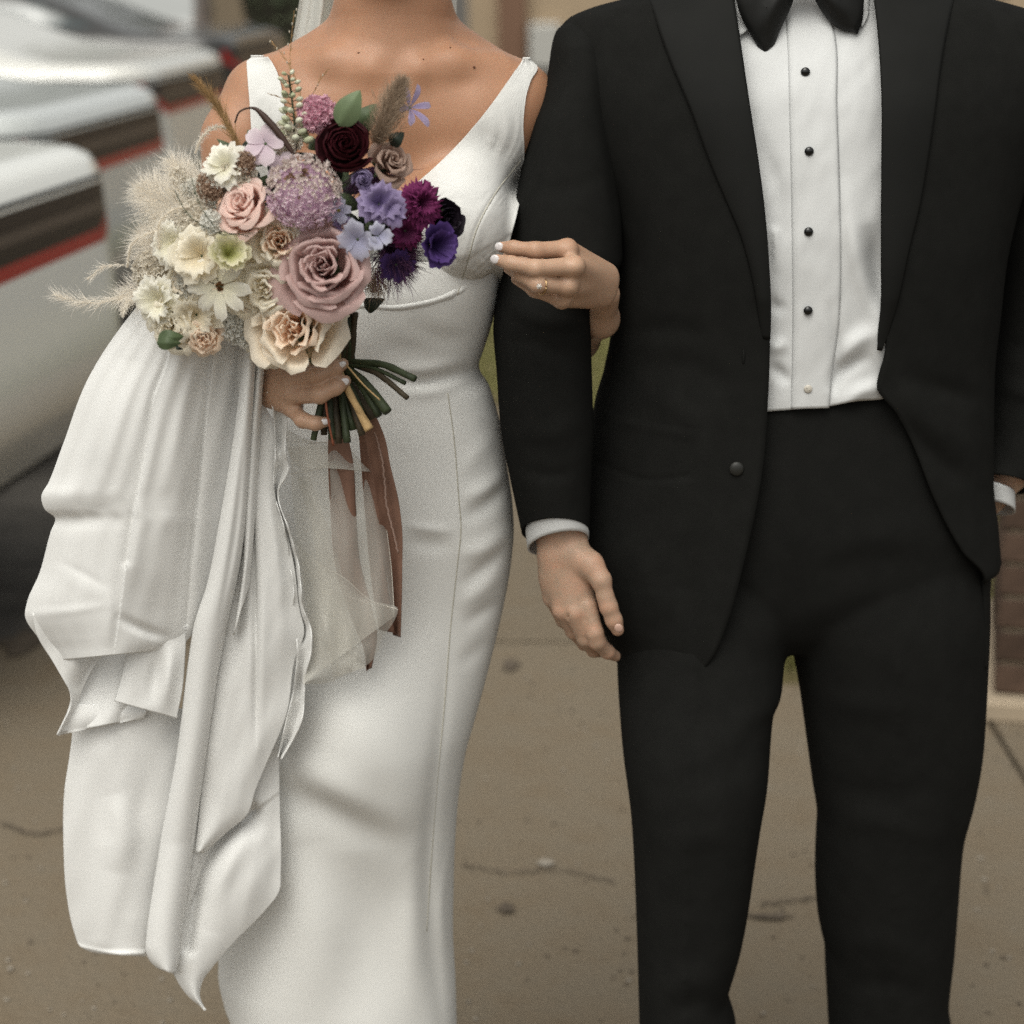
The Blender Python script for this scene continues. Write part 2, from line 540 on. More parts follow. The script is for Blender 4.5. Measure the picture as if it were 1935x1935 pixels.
# ------------------------------------------------------------------ garments: lofted shells and draped sheets
class Loft:
    """body of horizontal rings; keys over photo rows: xl, xr (silhouette), Yc (centre distance), ry (half depth), n (squareness)"""
    def __init__(s, y0, y1, xl, xr, Yc, ry, n=2.2, rows=160):
        s.py = np.linspace(y0, y1, rows)
        k = lambda v: ip(v, s.py) if isinstance(v, (list, tuple)) else np.full(rows, float(v))
        s.Yc, s.ry, s.n = k(Yc), k(ry), k(n)
        L, R = W(k(xl), s.py, s.Yc), W(k(xr), s.py, s.Yc)
        s.cx, s.rx, s.z = (L[:, 0] + R[:, 0]) / 2, (R[:, 0] - L[:, 0]) / 2, L[:, 2]
    def ring(s, phi):
        """phi: (rows, cols); 0 = left silhouette, pi/2 = front, pi = right, negative = back"""
        c, q = np.cos(phi), np.sin(phi)
        e = (2 / s.n)[:, None]
        x = s.cx[:, None] - s.rx[:, None] * np.sign(c) * np.abs(c) ** e
        y = s.Yc[:, None] - s.ry[:, None] * np.sign(q) * np.abs(q) ** e
        return np.stack([x, y, np.broadcast_to(s.z[:, None], x.shape)], -1)
    def phi_at(s, px):
        """front angle at which each row shows at photo column px(row)"""
        X = W(px, s.py, s.Yc - s.ry * 0.8)[:, 0]
        u = np.clip((s.cx - X) / s.rx, -0.9999, 0.9999)
        return np.arccos(np.sign(u) * np.abs(u) ** (s.n / 2))
    def frontY(s, px, py):
        Y = np.full(np.shape(px), float(np.mean(s.Yc - s.ry)))
        for _ in range(8):
            P = W(px, py, Y)
            z = P[..., 2]
            g = lambda a: np.interp(-z, -s.z, a)
            u = np.clip(np.abs((P[..., 0] - g(s.cx)) / g(s.rx)), 0, 0.995)
            nn = g(s.n)
            Y = g(s.Yc) - g(s.ry) * (1 - u ** nn) ** (1 / nn)
        return Y
    def shell(s, cols=144, bumps=(), a0=None, a1=None):
        """a0,a1: (rows,) start/end angle for an open shell; default closed ring"""
        if a0 is None:
            phi = np.broadcast_to(np.linspace(0, 2 * np.pi, cols, endpoint=False), (len(s.py), cols))
        else:
            t = np.linspace(0, 1, cols)
            phi = a0[:, None] * (1 - t) + a1[:, None] * t
        V = s.ring(phi)
        if bumps:
            px, py = PROJ(V)
            f = np.clip(np.sin(phi) * 3, 0, 1)
            V[..., 1] -= f * sum(b(px, py) for b in bumps)
        return V

def sheet(Lp, Rp, nr, nc, depth, bumps=(), usp=None):
    """cloth between a left and a right edge (pixel polylines run top to bottom); depth(u, t, px, py) gives the distance"""
    L, R = curve(Lp, nr), curve(Rp, nr)
    u = np.linspace(0, 1, nc) if usp is None else usp(np.linspace(0, 1, nc))
    P = L[:, None] * (1 - u)[None, :, None] + R[:, None] * u[None, :, None]
    t = np.broadcast_to(np.linspace(0, 1, nr)[:, None], P.shape[:2])
    px, py = P[..., 0], P[..., 1]
    Y = depth(np.broadcast_to(u, px.shape), t, px, py) - sum((b(px, py) for b in bumps), np.zeros(px.shape))
    return W(px, py, Y)

def seam_tube(pts, Yf, r, name, m, parent, off=0.0, n=60):
    q = curve(pts, n)
    mb = MB(); mb.tube(W(q[:, 0], q[:, 1], Yf(q[:, 0], q[:, 1]) - off), r, 6)
    return mb.build(name, m, parent)
# ------------------------------------------------------------------ the groom
M_SKIN_G = mat('groom skin', (0.40, 0.275, 0.195), 0.5, 0.35, var=0.10, vscale=55, col2=(0.43, 0.255, 0.175), bump=0.25, bscale=900, sss=0.12)
YG = 2.46
groom = thing('person', (0.34, YG, 0.0), 'person in a black tuxedo with bow tie and white shirt, one hand in his pocket', 'person')

def P3(px, py, Y): return W(px, py, Y)
def rp(r, Y): return r * MPP(Y)

def bones(B, pts, k=0.006, flat=None):
    for (a, b) in zip(pts[:-1], pts[1:]):
        B.cone(P3(a[0], a[1], a[2]), P3(b[0], b[1], b[2]), rp(a[3], a[2]), rp(b[3], b[2]), k, flat)

B = Body((-0.03, 2.14, 0.60), (0.66, 2.62, 1.94), 0.0022)
# trunk, neck and head (under the clothes; the head is above the frame)
B.cone((0.345, 2.47, 0.90), (0.345, 2.47, 1.36), 0.085, 0.085, 0.05)
B.cone((0.22, 2.49, 1.46), (0.47, 2.49, 1.46), 0.05, 0.05, 0.05)
B.cone((0.345, 2.47, 1.44), (0.345, 2.46, 1.68), 0.06, 0.056, 0.04)
B.ell((0.345, 2.455, 1.795), (0.076, 0.098, 0.115), 0.03)
B.cone((0.345, 2.40, 1.695), (0.345, 2.43, 1.75), 0.034, 0.055, 0.03)
B.cone((0.345, 2.355, 1.76), (0.345, 2.362, 1.79), 0.012, 0.009, 0.012)     # nose
B.cone((0.327, 2.368, 1.732), (0.363, 2.368, 1.732), 0.006, 0.006, 0.006)   # lips
for sx in (-1, 1):
    B.ell((0.345 + sx * 0.078, 2.46, 1.78), (0.012, 0.022, 0.033), 0.008)   # ears
    B.ell((0.345 + sx * 0.033, 2.362, 1.805), (0.016, 0.012, 0.010), 0.006, carve=True)
    B.cone((0.345 + sx * 0.033, 2.376, 1.805), (0.345 + sx * 0.033, 2.377, 1.805), 0.012, 0.012, 0.002)
# right arm, hanging beside the bride (left in the photo)
bones(B, [(1130, 140, 2.46, 55), (1080, 330, 2.43, 52), (1045, 560, 2.38, 45), (1045, 800, 2.36, 44), (1060, 1000, 2.355, 38), (1062, 1040, 2.352, 38)], 0.02)
n_h = np.array([0.25, 1.0, 0.0])
# back of the hand: a flattened fan from the wrist to the four knuckles
B.cone(P3(1062, 1030, 2.352), P3(1066, 1085, 2.343), rp(42, 2.35), rp(47, 2.35), 0.012, (n_h, 0.62))
for kx, ky, kY, kr in ((1109, 1142, 2.327, 19), (1085, 1154, 2.322, 20.5), (1062, 1150, 2.330, 19), (1043, 1128, 2.346, 17)):
    wx = 1062 + (kx - 1072) * 0.55
    B.cone(P3(wx, 1050, 2.345), P3(kx, ky, kY + 0.004), rp(24, 2.34), rp(kr, 2.33), 0.012)
bones(B, [(1111, 1146, 2.325, 18), (1124, 1196, 2.318, 16.5), (1128, 1212, 2.320, 16), (1148, 1232, 2.333, 13.5), (1163, 1240, 2.345, 10.5)], 0.004)
bones(B, [(1086, 1158, 2.323, 19), (1106, 1206, 2.330, 16.5), (1122, 1228, 2.352, 14), (1132, 1232, 2.372, 11)], 0.004)
bones(B, [(1063, 1154, 2.331, 17.5), (1084, 1192, 2.346, 15.5), (1104, 1216, 2.368, 13), (1112, 1216, 2.385, 11)], 0.004)
bones(B, [(1043, 1130, 2.348, 16), (1064, 1172, 2.366, 13.5), (1082, 1190, 2.386, 11.5)], 0.004)
# thumb, leaving the side of the palm near the wrist
bones(B, [(1085, 1046, 2.338, 27), (1116, 1066, 2.326, 21), (1136, 1096, 2.315, 19)], 0.012)
bones(B, [(1136, 1096, 2.315, 18.5), (1144, 1128, 2.312, 15.5), (1150, 1146, 2.311, 16.5), (1160, 1172, 2.312, 15.5), (1167, 1190, 2.314, 12.5)], 0.005)
for c, rr in (((1085, 1142, 2.305), 5), ((1107, 1133, 2.31), 4)):
    pass
B.cone(P3(1066, 1148, 2.310), P3(1074, 1166, 2.318), rp(2.6, 2.3), rp(2.0, 2.3), 0.004, carve=True)   # webs and knuckle creases
B.cone(P3(1098, 1152, 2.304), P3(1106, 1172, 2.312), rp(2.6, 2.3), rp(2.0, 2.3), 0.004, carve=True)
for q in ((1137, 1139, 1152, 1133), (1139, 1146, 1155, 1140), (1117, 1213, 1134, 1203), (1120, 1218, 1137, 1208)):
    B.cone(P3(q[0], q[1], 2.297), P3(q[2], q[3], 2.297), rp(1.7, 2.3), rp(1.7, 2.3), 0.003, carve=True)
# left arm, hand in the trouser pocket
bones(B, [(1930, 160, 2.47, 55), (1985, 420, 2.50, 52), (1985, 640, 2.52, 46), (1905, 890, 2.50, 34), (1872, 935, 2.50, 26), (1836, 985, 2.50, 22), (1812, 1050, 2.49, 22), (1800, 1100, 2.48, 18)], 0.02)
V, Q = B.mesh()
g_body = obj('body', V, Q, M_SKIN_G, groom)
mb = MB()
c = P3(1169, 1187, 2.2935)
u_ax = np.array(P3(1172, 1196, 2.297)) - np.array(P3(1164, 1178, 2.295)); u_ax /= np.linalg.norm(u_ax)
v_ax = np.array([-0.15, -0.95, 0.2]); v_ax -= u_ax * (v_ax @ u_ax); v_ax /= np.linalg.norm(v_ax)
w_ax = np.cross(u_ax, v_ax)
mb.ellipsoid(c, (rp(10, 2.3), 0.0018, rp(8, 2.3)), R=np.stack([u_ax, v_ax, w_ax], 1))
mb.build('thumbnail', M_NAILN, groom)
# hair cap and eyes, above the frame
mb = MB()
th = np.linspace(0.05, 1.75, 18); ph = np.linspace(0, 2 * np.pi, 40, endpoint=False)
hv = []
for t_ in th:
    cut = np.clip(np.sin(ph) * -1, 0, 1)
    tt = t_ * (1 - 0.38 * cut)
    hv.append(np.stack([0.345 + 0.083 * np.sin(tt) * np.cos(ph), 2.46 + 0.105 * np.sin(tt) * np.sin(ph), 1.795 + 0.125 * np.cos(tt)], -1))
mb.grid(np.array(hv), 0, True)
mb.build('hair', M_HAIR, groom)
M_EYE = mat('eye white', (0.6, 0.58, 0.55), 0.2, 0.5)
for sx in (-1, 1):
    mb = MB(); mb.ellipsoid((0.345 + sx * 0.033, 2.372, 1.805), (0.0115, 0.0115, 0.0115)); mb.build('eye', M_EYE, groom)

# --- jacket -------------------------------------------------------
jacket = Loft(-150, 1236,
    xl=[(-150, 1440), (-100, 1380), (-60, 1320), (-25, 1250), (0, 1195), (22, 1118), (42, 1076), (70, 1058), (110, 1056), (200, 1078), (300, 1112), (420, 1152), (490, 1165), (600, 1164), (700, 1148), (760, 1131), (830, 1119), (870, 1115), (920, 1104), (1000, 1094), (1080, 1104), (1140, 1120), (1190, 1146), (1236, 1166)],
    xr=[(-150, 1610), (-100, 1670), (-60, 1730), (-25, 1800), (0, 1855), (22, 1932), (42, 1974), (70, 1992), (110, 1996), (200, 1975), (300, 1940), (420, 1905), (490, 1890), (600, 1878), (700, 1868), (900, 1866), (1000, 1876), (1058, 1880), (1072, 1862), (1236, 1856)],
    Yc=[(-150, 2.50), (0, 2.49), (200, 2.465), (500, 2.455), (1236, 2.455)],
    ry=[(-150, 0.082), (0, 0.104), (100, 0.122), (250, 0.136), (450, 0.138), (700, 0.128), (900, 0.132), (1236, 0.138)], n=2.35, rows=230)
XA = [(-150, 1400), (-60, 1388), (0, 1386), (60, 1394), (200, 1414), (400, 1441), (600, 1451), (780, 1443), (830, 1438), (1000, 1403), (1130, 1366), (1190, 1338), (1222, 1300), (1236, 1262)]
XB = [(-150, 1632), (-60, 1642), (0, 1652), (100, 1663), (200, 1668), (400, 1668), (560, 1670), (620, 1668), (690, 1652), (740, 1690), (800, 1722), (900, 1765), (1000, 1822), (1060, 1872), (1236, 1882)]
a0 = jacket.phi_at(ip(XA, jacket.py)); a1 = jacket.phi_at(ip(XB, jacket.py)) - 2 * np.pi
wr = [lambda px, py: 0.0022 * vnoise(px, py, 120, 3, 0.35, 2.2) * np.clip((1500 - px) / 60, 0, 1),
      ridge([(1170, 640), (1260, 620), (1360, 640)], 22, -0.003), ridge([(1180, 700), (1290, 690), (1400, 740)], 26, -0.003),
      ridge([(1150, 300), (1175, 420), (1190, 560)], 26, -0.005), ridge([(1200, 740), (1270, 760), (1330, 820)], 24, 0.003),
      step([(1130, 770), (1200, 795), (1302, 815)], 14, 0.003, False),
      ridge([(1302, 815), (1300, 880), (1298, 900)], 6, -0.0018, False), ridge([(1130, 870), (1220, 905), (1298, 900)], 5, -0.0018, False),
      ridge([(1180, 1000), (1220, 1100), (1230, 1220)], 40, 0.004), ridge([(1300, 1000), (1300, 1100), (1280, 1220)], 30, -0.003),
      ridge([(1690, 720), (1760, 800), (1850, 860)], 26, 0.006), ridge([(1680, 760), (1760, 860), (1860, 940)], 20, -0.005),
      ridge([(1700, 700), (1790, 740), (1870, 760)], 22, -0.005)]
V = jacket.shell(200, wr, a0, a1)
jk = obj('jacket', V, grid_faces(*V.shape[:2]), M_SUIT, groom)
solidify(jk, 0.004, 1.0)

def on_loft(lf, Lp, Rp, nr, nc, off, bumps=()):
    L, R = curve(Lp, nr), curve(Rp, nr)
    u = np.linspace(0, 1, nc)
    P = L[:, None] * (1 - u)[None, :, None] + R[:, None] * u[None, :, None]
    px, py = P[..., 0], P[..., 1]
    o = off(np.broadcast_to(u, px.shape), px, py) if callable(off) else off
    return W(px, py, lf.frontY(px, py) - o - sum((b(px, py) for b in bumps), np.zeros(px.shape)))

edge = lambda h: (lambda u, px, py: h * (1 - np.abs(2 * u - 1) ** 8) + 0.003)
xa = lambda y: float(ip(XA, y)); xb = lambda y: float(ip(XB, y))
ys = [-80, 0, 60, 120, 200, 300, 400, 500, 580, 640]
Ro = [(xa(y) + 1, y) for y in ys]
Lo = [(1195, -60), (1228, 0), (1248, 62), (1272, 125), (1308, 208), (1342, 300), (1376, 380), (1402, 440), (1425, 520), (1444, 638)]
V = on_loft(jacket, Lo, Ro, 90, 26, lambda u, px, py: (0.0050 + 0.0035 * np.sin(np.pi * np.clip(u, 0, 1)) ** 0.6) * np.clip((655 - py) / 90, 0.05, 1))
lp = obj('lapel', V, grid_faces(*V.shape[:2]), M_LAPEL, groom); solidify(lp, 0.0035, -1.0)
ys = [-80, 0, 60, 120, 200, 300, 400, 500, 580, 660]
Lo = [(xb(y) - 1, y) for y in ys]
Ro = [(1820, -60), (1800, 0), (1786, 62), (1775, 125), (1764, 208), (1750, 300), (1734, 390), (1714, 470), (1694, 560), (1664, 662)]
V = on_loft(jacket, Lo, Ro, 90, 26, lambda u, px, py: (0.0050 + 0.0035 * np.sin(np.pi * np.clip(u, 0, 1)) ** 0.6) * np.clip((655 - py) / 90, 0.05, 1))
lp = obj('lapel', V, grid_faces(*V.shape[:2]), M_LAPEL, groom); solidify(lp, 0.0035, -1.0)
mb = MB()
c = W(1392, 886, float(jacket.frontY(np.array(1392.), np.array(886.))) - 0.006)
mb.ellipsoid(c, (rp(14, 2.33), 0.0035, rp(14, 2.33)))
mb.build('jacket_button', mat('dark jacket button', (0.018, 0.018, 0.016), 0.45, 0.4), groom)
mb = MB()
c = W(1405, 674, float(jacket.frontY(np.array(1405.), np.array(674.))) - 0.005)
mb.ellipsoid(c, (rp(3, 2.33), 0.002, rp(14, 2.33)))
mb.build('buttonhole', M_LAPEL, groom)
# flap of the jacket pushed back behind the pocketed hand
V = sheet([(1842, 938), (1840, 1000), (1838, 1070)], [(1862, 950), (1876, 1000), (1887, 1064)], 20, 8, lambda u, t, px, py: 2.43 + 0.03 * u)
fl = obj('jacket_tail', V, grid_faces(20, 8), M_SUIT, groom); solidify(fl, 0.005)

# --- sleeves ------------------------------------------------------
slL = Loft(44, 1004,
    xl=[(44, 1078), (60, 1056), (90, 1047), (140, 1040), (190, 1026), (230, 1010), (330, 988), (430, 970), (500, 959), (560, 945), (620, 937), (700, 943), (800, 950), (900, 968), (1004, 990)],
    xr=[(44, 1098), (60, 1128), (90, 1142), (140, 1150), (230, 1158), (330, 1166), (430, 1170), (485, 1171), (512, 1160), (540, 1138), (580, 1118), (640, 1112), (720, 1114), (800, 1116), (900, 1112), (1004, 1109)],
    Yc=[(44, 2.475), (100, 2.46), (230, 2.435), (450, 2.40), (560, 2.385), (750, 2.37), (1004, 2.358)],
    ry=[(44, 0.02), (60, 0.045), (90, 0.062), (230, 0.068), (450, 0.066), (560, 0.062), (750, 0.056), (1004, 0.046)], n=2.1, rows=230)
wr = [ridge([(965, 470), (1040, 500), (1150, 470)], 14, 0.004), ridge([(955, 540), (1040, 560), (1120, 520)], 14, -0.004),
      ridge([(950, 560), (1010, 600), (1100, 610)], 16, 0.004), ridge([(945, 640), (1010, 650), (1100, 690)], 18, -0.003),
      ridge([(1060, 130), (1050, 260), (1020, 420)], 30, 0.004), ridge([(1120, 130), (1150, 300), (1168, 460)], 10, -0.006),
      ridge([(960, 800), (1030, 820), (1100, 790)], 20, 0.003), ridge([(970, 870), (1040, 900), (1105, 880)], 16, -0.0025),
      ridge([(985, 330), (1060, 360), (1150, 330)], 22, -0.003),
      lambda px, py: 0.0025 * vnoise(px, py, 70, 5, -0.4, 1.6)]
V = slL.shell(110, wr)
kk = np.clip((slL.py - 850) / 154, 0, 1)[:, None] ** 2
V[..., 2] += kk * ((slL.Yc[:, None] - V[..., 1]) * 0.62 - 0.02 * (V[..., 0] - slL.cx[:, None]))
o = obj('sleeve', V, grid_faces(V.shape[0], V.shape[1], True), M_SUIT, groom); solidify(o, 0.003, -1)
slR = Loft(44, 915,
    xl=[(44, 1952), (60, 1928), (100, 1905), (230, 1888), (430, 1878), (600, 1880), (700, 1872), (800, 1856), (880, 1842), (925, 1838), (940, 1840)],
    xr=[(44, 1978), (60, 2000), (100, 2020), (230, 2052), (430, 2082), (600, 2075), (700, 2050), (800, 2005), (900, 1952), (940, 1930)],
    Yc=[(44, 2.475), (230, 2.48), (430, 2.51), (600, 2.52), (800, 2.515), (940, 2.495)],
    ry=[(44, 0.02), (70, 0.05), (100, 0.062), (430, 0.066), (700, 0.058), (940, 0.046)], n=2.1, rows=160)
wr = [ridge([(1880, 640), (1950, 660), (2050, 640)], 20, -0.005), ridge([(1870, 720), (1930, 740), (2010, 760)], 16, 0.005), lambda px, py: 0.003 * vnoise(px, py, 60, 6)]
V = slR.shell(90, wr)
kk = np.clip((slR.py - 780) / 135, 0, 1)[:, None] ** 2
V[..., 2] += kk * ((slR.Yc[:, None] - V[..., 1]) * 0.45 - 0.22 * (V[..., 0] - slR.cx[:, None]))
o = obj('sleeve', V, grid_faces(V.shape[0], V.shape[1], True), M_SUIT, groom); solidify(o, 0.003, -1)

def band(name, p0, p1, dz0, dz1, Yc, ry, m, hpx, tilt=0.0):
    """shirt cuff: a slightly conical ring between two photo points, hpx deep"""
    A, C = W(p0[0], p0[1], Yc), W(p1[0], p1[1], Yc)
    cen = (A + C) / 2; ex = (C - A) / 2
    th = np.linspace(0, 2 * np.pi, 72, endpoint=False)
    rows = []
    for t in np.linspace(0, 1, 7):
        s_ = 1 - 0.03 * t
        r = cen + (ex[None] * np.cos(th)[:, None] * s_ + np.array([0, 1, 0]) * (np.sin(th) * ry * s_)[:, None])
        r = r + np.array([dz0, 0, dz1]) * t * hpx * MPP(Yc)
        r[:, 2] += (Yc - r[:, 1]) * tilt
        rows.append(r)
    V = np.array(rows)
    o = obj(name, V, grid_faces(7, 72, True), m, groom); solidify(o, 0.0022, -1)
    return o
band('shirt_cuff', (996, 998), (1109, 978), 0.06, -1.0, 2.356, 0.042, M_SHIRT, 40, 0.62)
band('shirt_cuff', (1838, 912), (1912, 936), 0.12, -1.0, 2.497, 0.036, M_SHIRT, 36, 0.45)

# --- trousers -----------------------------------------------------
hips = Loft(712, 1215, xl=[(712, 1208), (765, 1200), (1000, 1172), (1215, 1166)], xr=[(712, 1842), (765, 1850), (900, 1862), (1000, 1868), (1215, 1866)],
            Yc=2.45, ry=[(712, 0.102), (765, 0.108), (960, 0.113), (1040, 0.107), (1110, 0.097), (1165, 0.080), (1215, 0.050)], n=2.4, rows=90)
wr = [ridge([(1487, 1190), (1440, 1120), (1390, 1070)], 22, 0.002), ridge([(1490, 1185), (1560, 1140), (1700, 1110)], 20, 0.002),
      ridge([(1500, 1195), (1600, 1180), (1720, 1165)], 14, -0.0015), ridge([(1487, 800), (1490, 950), (1488, 1120)], 6, 0.003),
      ridge([(1530, 1090), (1640, 1060), (1780, 1070)], 18, -0.002), ridge([(1540, 1040), (1680, 1010), (1800, 1020)], 22, 0.002)]
V = hips.shell(150, wr)
mbt = MB()
def closed(V):
    n, c = V.shape[:2]
    mbt.add(V.reshape(-1, 3), grid_faces(n, c, True).tolist() + [list(range(c))[::-1], [(n - 1) * c + k for k in range(c)]])
closed(V)
legL = Loft(1030, 2330, xl=[(1030, 1172), (1165, 1165), (1250, 1166), (1400, 1175), (1560, 1194), (1700, 1201), (1935, 1208), (2330, 1215)],
            xr=[(1030, 1540), (1120, 1520), (1165, 1500), (1195, 1487), (1240, 1481), (1310, 1474), (1335, 1461), (1360, 1458), (1480, 1449), (1560, 1436), (1640, 1424), (1720, 1412), (1790, 1398), (1850, 1380), (1872, 1374), (1890, 1380), (1935, 1391), (2330, 1380)],
            Yc=[(1030, 2.452), (1165, 2.44), (1500, 2.38), (1935, 2.40), (2330, 2.44)], ry=[(1030, 0.092), (1100, 0.103), (1165, 0.107), (1300, 0.098), (1500, 0.085), (1800, 0.076), (2330, 0.08)], n=2.2, rows=200)
wr = [ridge([(1310, 1225), (1302, 1400), (1296, 1600), (1292, 1950)], 5, 0.0045, False), ridge([(1440, 1330), (1370, 1400), (1320, 1420)], 22, 0.0033),
      ridge([(1450, 1400), (1380, 1460), (1210, 1480)], 26, -0.0022), ridge([(1430, 1600), (1330, 1580), (1210, 1610)], 24, 0.0028),
      ridge([(1380, 1870), (1320, 1850), (1220, 1880)], 22, 0.0039), ridge([(1385, 1900), (1310, 1900), (1220, 1940)], 18, -0.0033),
      lambda px, py: 0.002 * vnoise(px, py, 80, 8, 0.2, 2)]
V = legL.shell(160, wr); closed(V)
legR = Loft(1030, 2330, xl=[(1030, 1440), (1120, 1460), (1165, 1478), (1195, 1489), (1300, 1511), (1400, 1525), (1480, 1536), (1545, 1545), (1570, 1543), (1650, 1541), (1720, 1545), (1760, 1552), (1790, 1559), (1820, 1560), (1935, 1566), (2330, 1580)],
            xr=[(1030, 1868), (1165, 1867), (1250, 1864), (1400, 1856), (1500, 1840), (1545, 1828), (1580, 1819), (1700, 1808), (1800, 1800), (1860, 1793), (1895, 1790), (1935, 1796), (2330, 1790)],
            Yc=[(1030, 2.452), (1165, 2.455), (1500, 2.47), (1935, 2.52), (2330, 2.56)], ry=[(1030, 0.092), (1100, 0.103), (1165, 0.107), (1300, 0.1), (1500, 0.088), (1800, 0.08), (2330, 0.08)], n=2.2, rows=200)
wr = [ridge([(1700, 1225), (1695, 1400), (1690, 1600), (1685, 1950)], 5, 0.004, False), ridge([(1510, 1290), (1600, 1330), (1760, 1330)], 22, 0.0033),
      ridge([(1530, 1480), (1640, 1500), (1800, 1490)], 22, -0.0028), ridge([(1548, 1560), (1640, 1550), (1790, 1590)], 20, 0.0033),
      ridge([(1560, 1800), (1660, 1780), (1780, 1830)], 22, 0.0033), ridge([(1560, 1870), (1660, 1860), (1790, 1900)], 18, -0.0033),
      lambda px, py: 0.002 * vnoise(px, py, 80, 9, -0.2, 2)]
V = legR.shell(160, wr); closed(V)
trou = mbt.build('trousers', M_TROUS, groom)
rm = trou.modifiers.new('one cloth', 'REMESH'); rm.mode = 'VOXEL'; rm.voxel_size = 0.0032; rm.use_smooth_shade = True
sm = trou.modifiers.new('soft', 'SMOOTH'); sm.factor = 0.5; sm.iterations = 30
# waistband strip and shoes (below the frame)
M_SHOE = mat('black shoe leather', (0.01, 0.01, 0.01), 0.25, 0.5)
for cx_, cy_ in ((0.175, 2.36), (0.42, 2.53)):
    bs = Body((cx_ - 0.08, cy_ - 0.26, -0.01), (cx_ + 0.08, cy_ + 0.14, 0.16), 0.006)
    bs.cone((cx_, cy_ + 0.05, 0.05), (cx_, cy_ - 0.16, 0.035), 0.045, 0.038, 0.02)
    bs.cone((cx_, cy_ + 0.05, 0.05), (cx_, cy_ + 0.03, 0.11), 0.042, 0.045, 0.02)
    V, Q = bs.mesh(); V[:, 2] = np.maximum(V[:, 2], 0.002)
    obj('shoe', V, Q, M_SHOE, groom)

# --- shirt front, placket, studs, collar and bow tie --------------
chest = Loft(-160, 900, xl=[(-160, 1400), (-60, 1330), (0, 1260), (100, 1190), (300, 1190), (900, 1200)], xr=[(-160, 1650), (-60, 1720), (0, 1790), (100, 1860), (300, 1860), (900, 1850)],
             Yc=[(-160, 2.50), (0, 2.49), (200, 2.466), (450, 2.457), (900, 2.455)], ry=[(-160, 0.060), (0, 0.086), (200, 0.117), (450, 0.124), (700, 0.117), (900, 0.112)], n=2.3, rows=150)
sb = [ridge([(1600, 330), (1612, 440), (1640, 560), (1668, 640)], 22, 0.010), ridge([(1640, 420), (1655, 500), (1672, 590)], 18, -0.010),
      ridge([(1585, 690), (1615, 650), (1668, 620)], 17, 0.009), ridge([(1568, 745), (1590, 700), (1650, 668)], 13, -0.009),
      ridge([(1580, 770), (1640, 735), (1690, 722)], 16, 0.010), ridge([(1565, 560), (1580, 650), (1572, 770)], 10, -0.004),
      ridge([(1430, 250), (1462, 330), (1480, 470)], 16, -0.004), ridge([(1452, 480), (1462, 440), (1468, 520)], 10, 0.005),
      ridge([(1448, 690), (1470, 700), (1490, 725)], 12, -0.007), ridge([(1448, 650), (1468, 655), (1488, 640)], 12, 0.005),
      ridge([(1450, 560), (1470, 580), (1486, 570)], 12, -0.004), blob(1640, 520, 40, 90, -0.006), blob(1665, 640, 18, 60, 0.012),
      lambda px, py: 0.0016 * vnoise(px, py, 46, 11, 0.3, 2.0) + 0.0008 * vnoise(px, py, 20, 12, 0.3, 2.0)]
Ls = [(1330, -140), (1345, 0), (1372, 200), (1405, 400), (1420, 600), (1425, 700), (1420, 779)]
Rs = [(1740, -140), (1740, 0), (1740, 200), (1740, 400), (1735, 560), (1725, 660), (1712, 746)]
def shirt_off(u, px, py): return 0.0 * u
V = on_loft(chest, Ls, Rs, 170, 90, 0.0, sb)
# the untucked lower edge sweeps up to the right in a point
px, py = PROJ(V)
dyb = np.clip((py - 560) / 220, 0, 1) * ip([(1400, 0), (1500, 4), (1560, 6), (1620, 2), (1660, 4), (1690, 0), (1740, -6)], px)
V[..., 2] -= dyb * 0.0006
o = obj('shirt', V, grid_faces(170, 90), M_SHIRT, groom); solidify(o, 0.0012, 1)
# trouser waist below the shirt edge is the top of the hips loft
Lp = [(1474, -100), (1481, 0), (1486, 60), (1492, 250), (1496, 450), (1497, 620), (1494, 773)]
Rp = [(1545, -100), (1558, 0), (1577, 60), (1582, 200), (1588, 400), (1586, 600), (1574, 700), (1567, 771)]
V = on_loft(chest, Lp, Rp, 150, 18, lambda u, px, py: 0.0042 * np.clip(8 * np.minimum(u, 1 - u + 0.06), 0, 1), sb)
o = obj('placket', V, grid_faces(150, 18), M_SHIRT, groom); solidify(o, 0.0015, 1)
for (sx, sy) in ((1522, 136), (1529, 286), (1528, 438), (1527, 587)):
    mb = MB(); Yk = float(chest.frontY(np.array(float(sx)), np.array(float(sy)))) - 0.0062
    mb.ellipsoid(W(sx, sy, Yk), (rp(8.6, Yk), 0.0032, rp(8.4, Yk)), seg=18, rings=10)
    mb.build('stud', M_STUD, groom)
mb = MB(); Yk = float(chest.frontY(np.array(1527.), np.array(735.))) - 0.0062
mb.ellipsoid(W(1527, 735, Yk), (rp(8, Yk), 0.0018, rp(8, Yk)), seg=18)
pb = mb.build('shirt_button', M_PEARL, groom)
pb['label'] = 'pearl button below the four black studs'
mb = MB()
for dx_, dy_ in ((-2, -2), (2, 2)):
    mb.ellipsoid(W(1527 + dx_, 735 + dy_, Yk - 0.0018), (rp(1.3, Yk), 0.0008, rp(1.3, Yk)), seg=8, rings=4)
mb.build('button_thread', M_SEAM, groom)
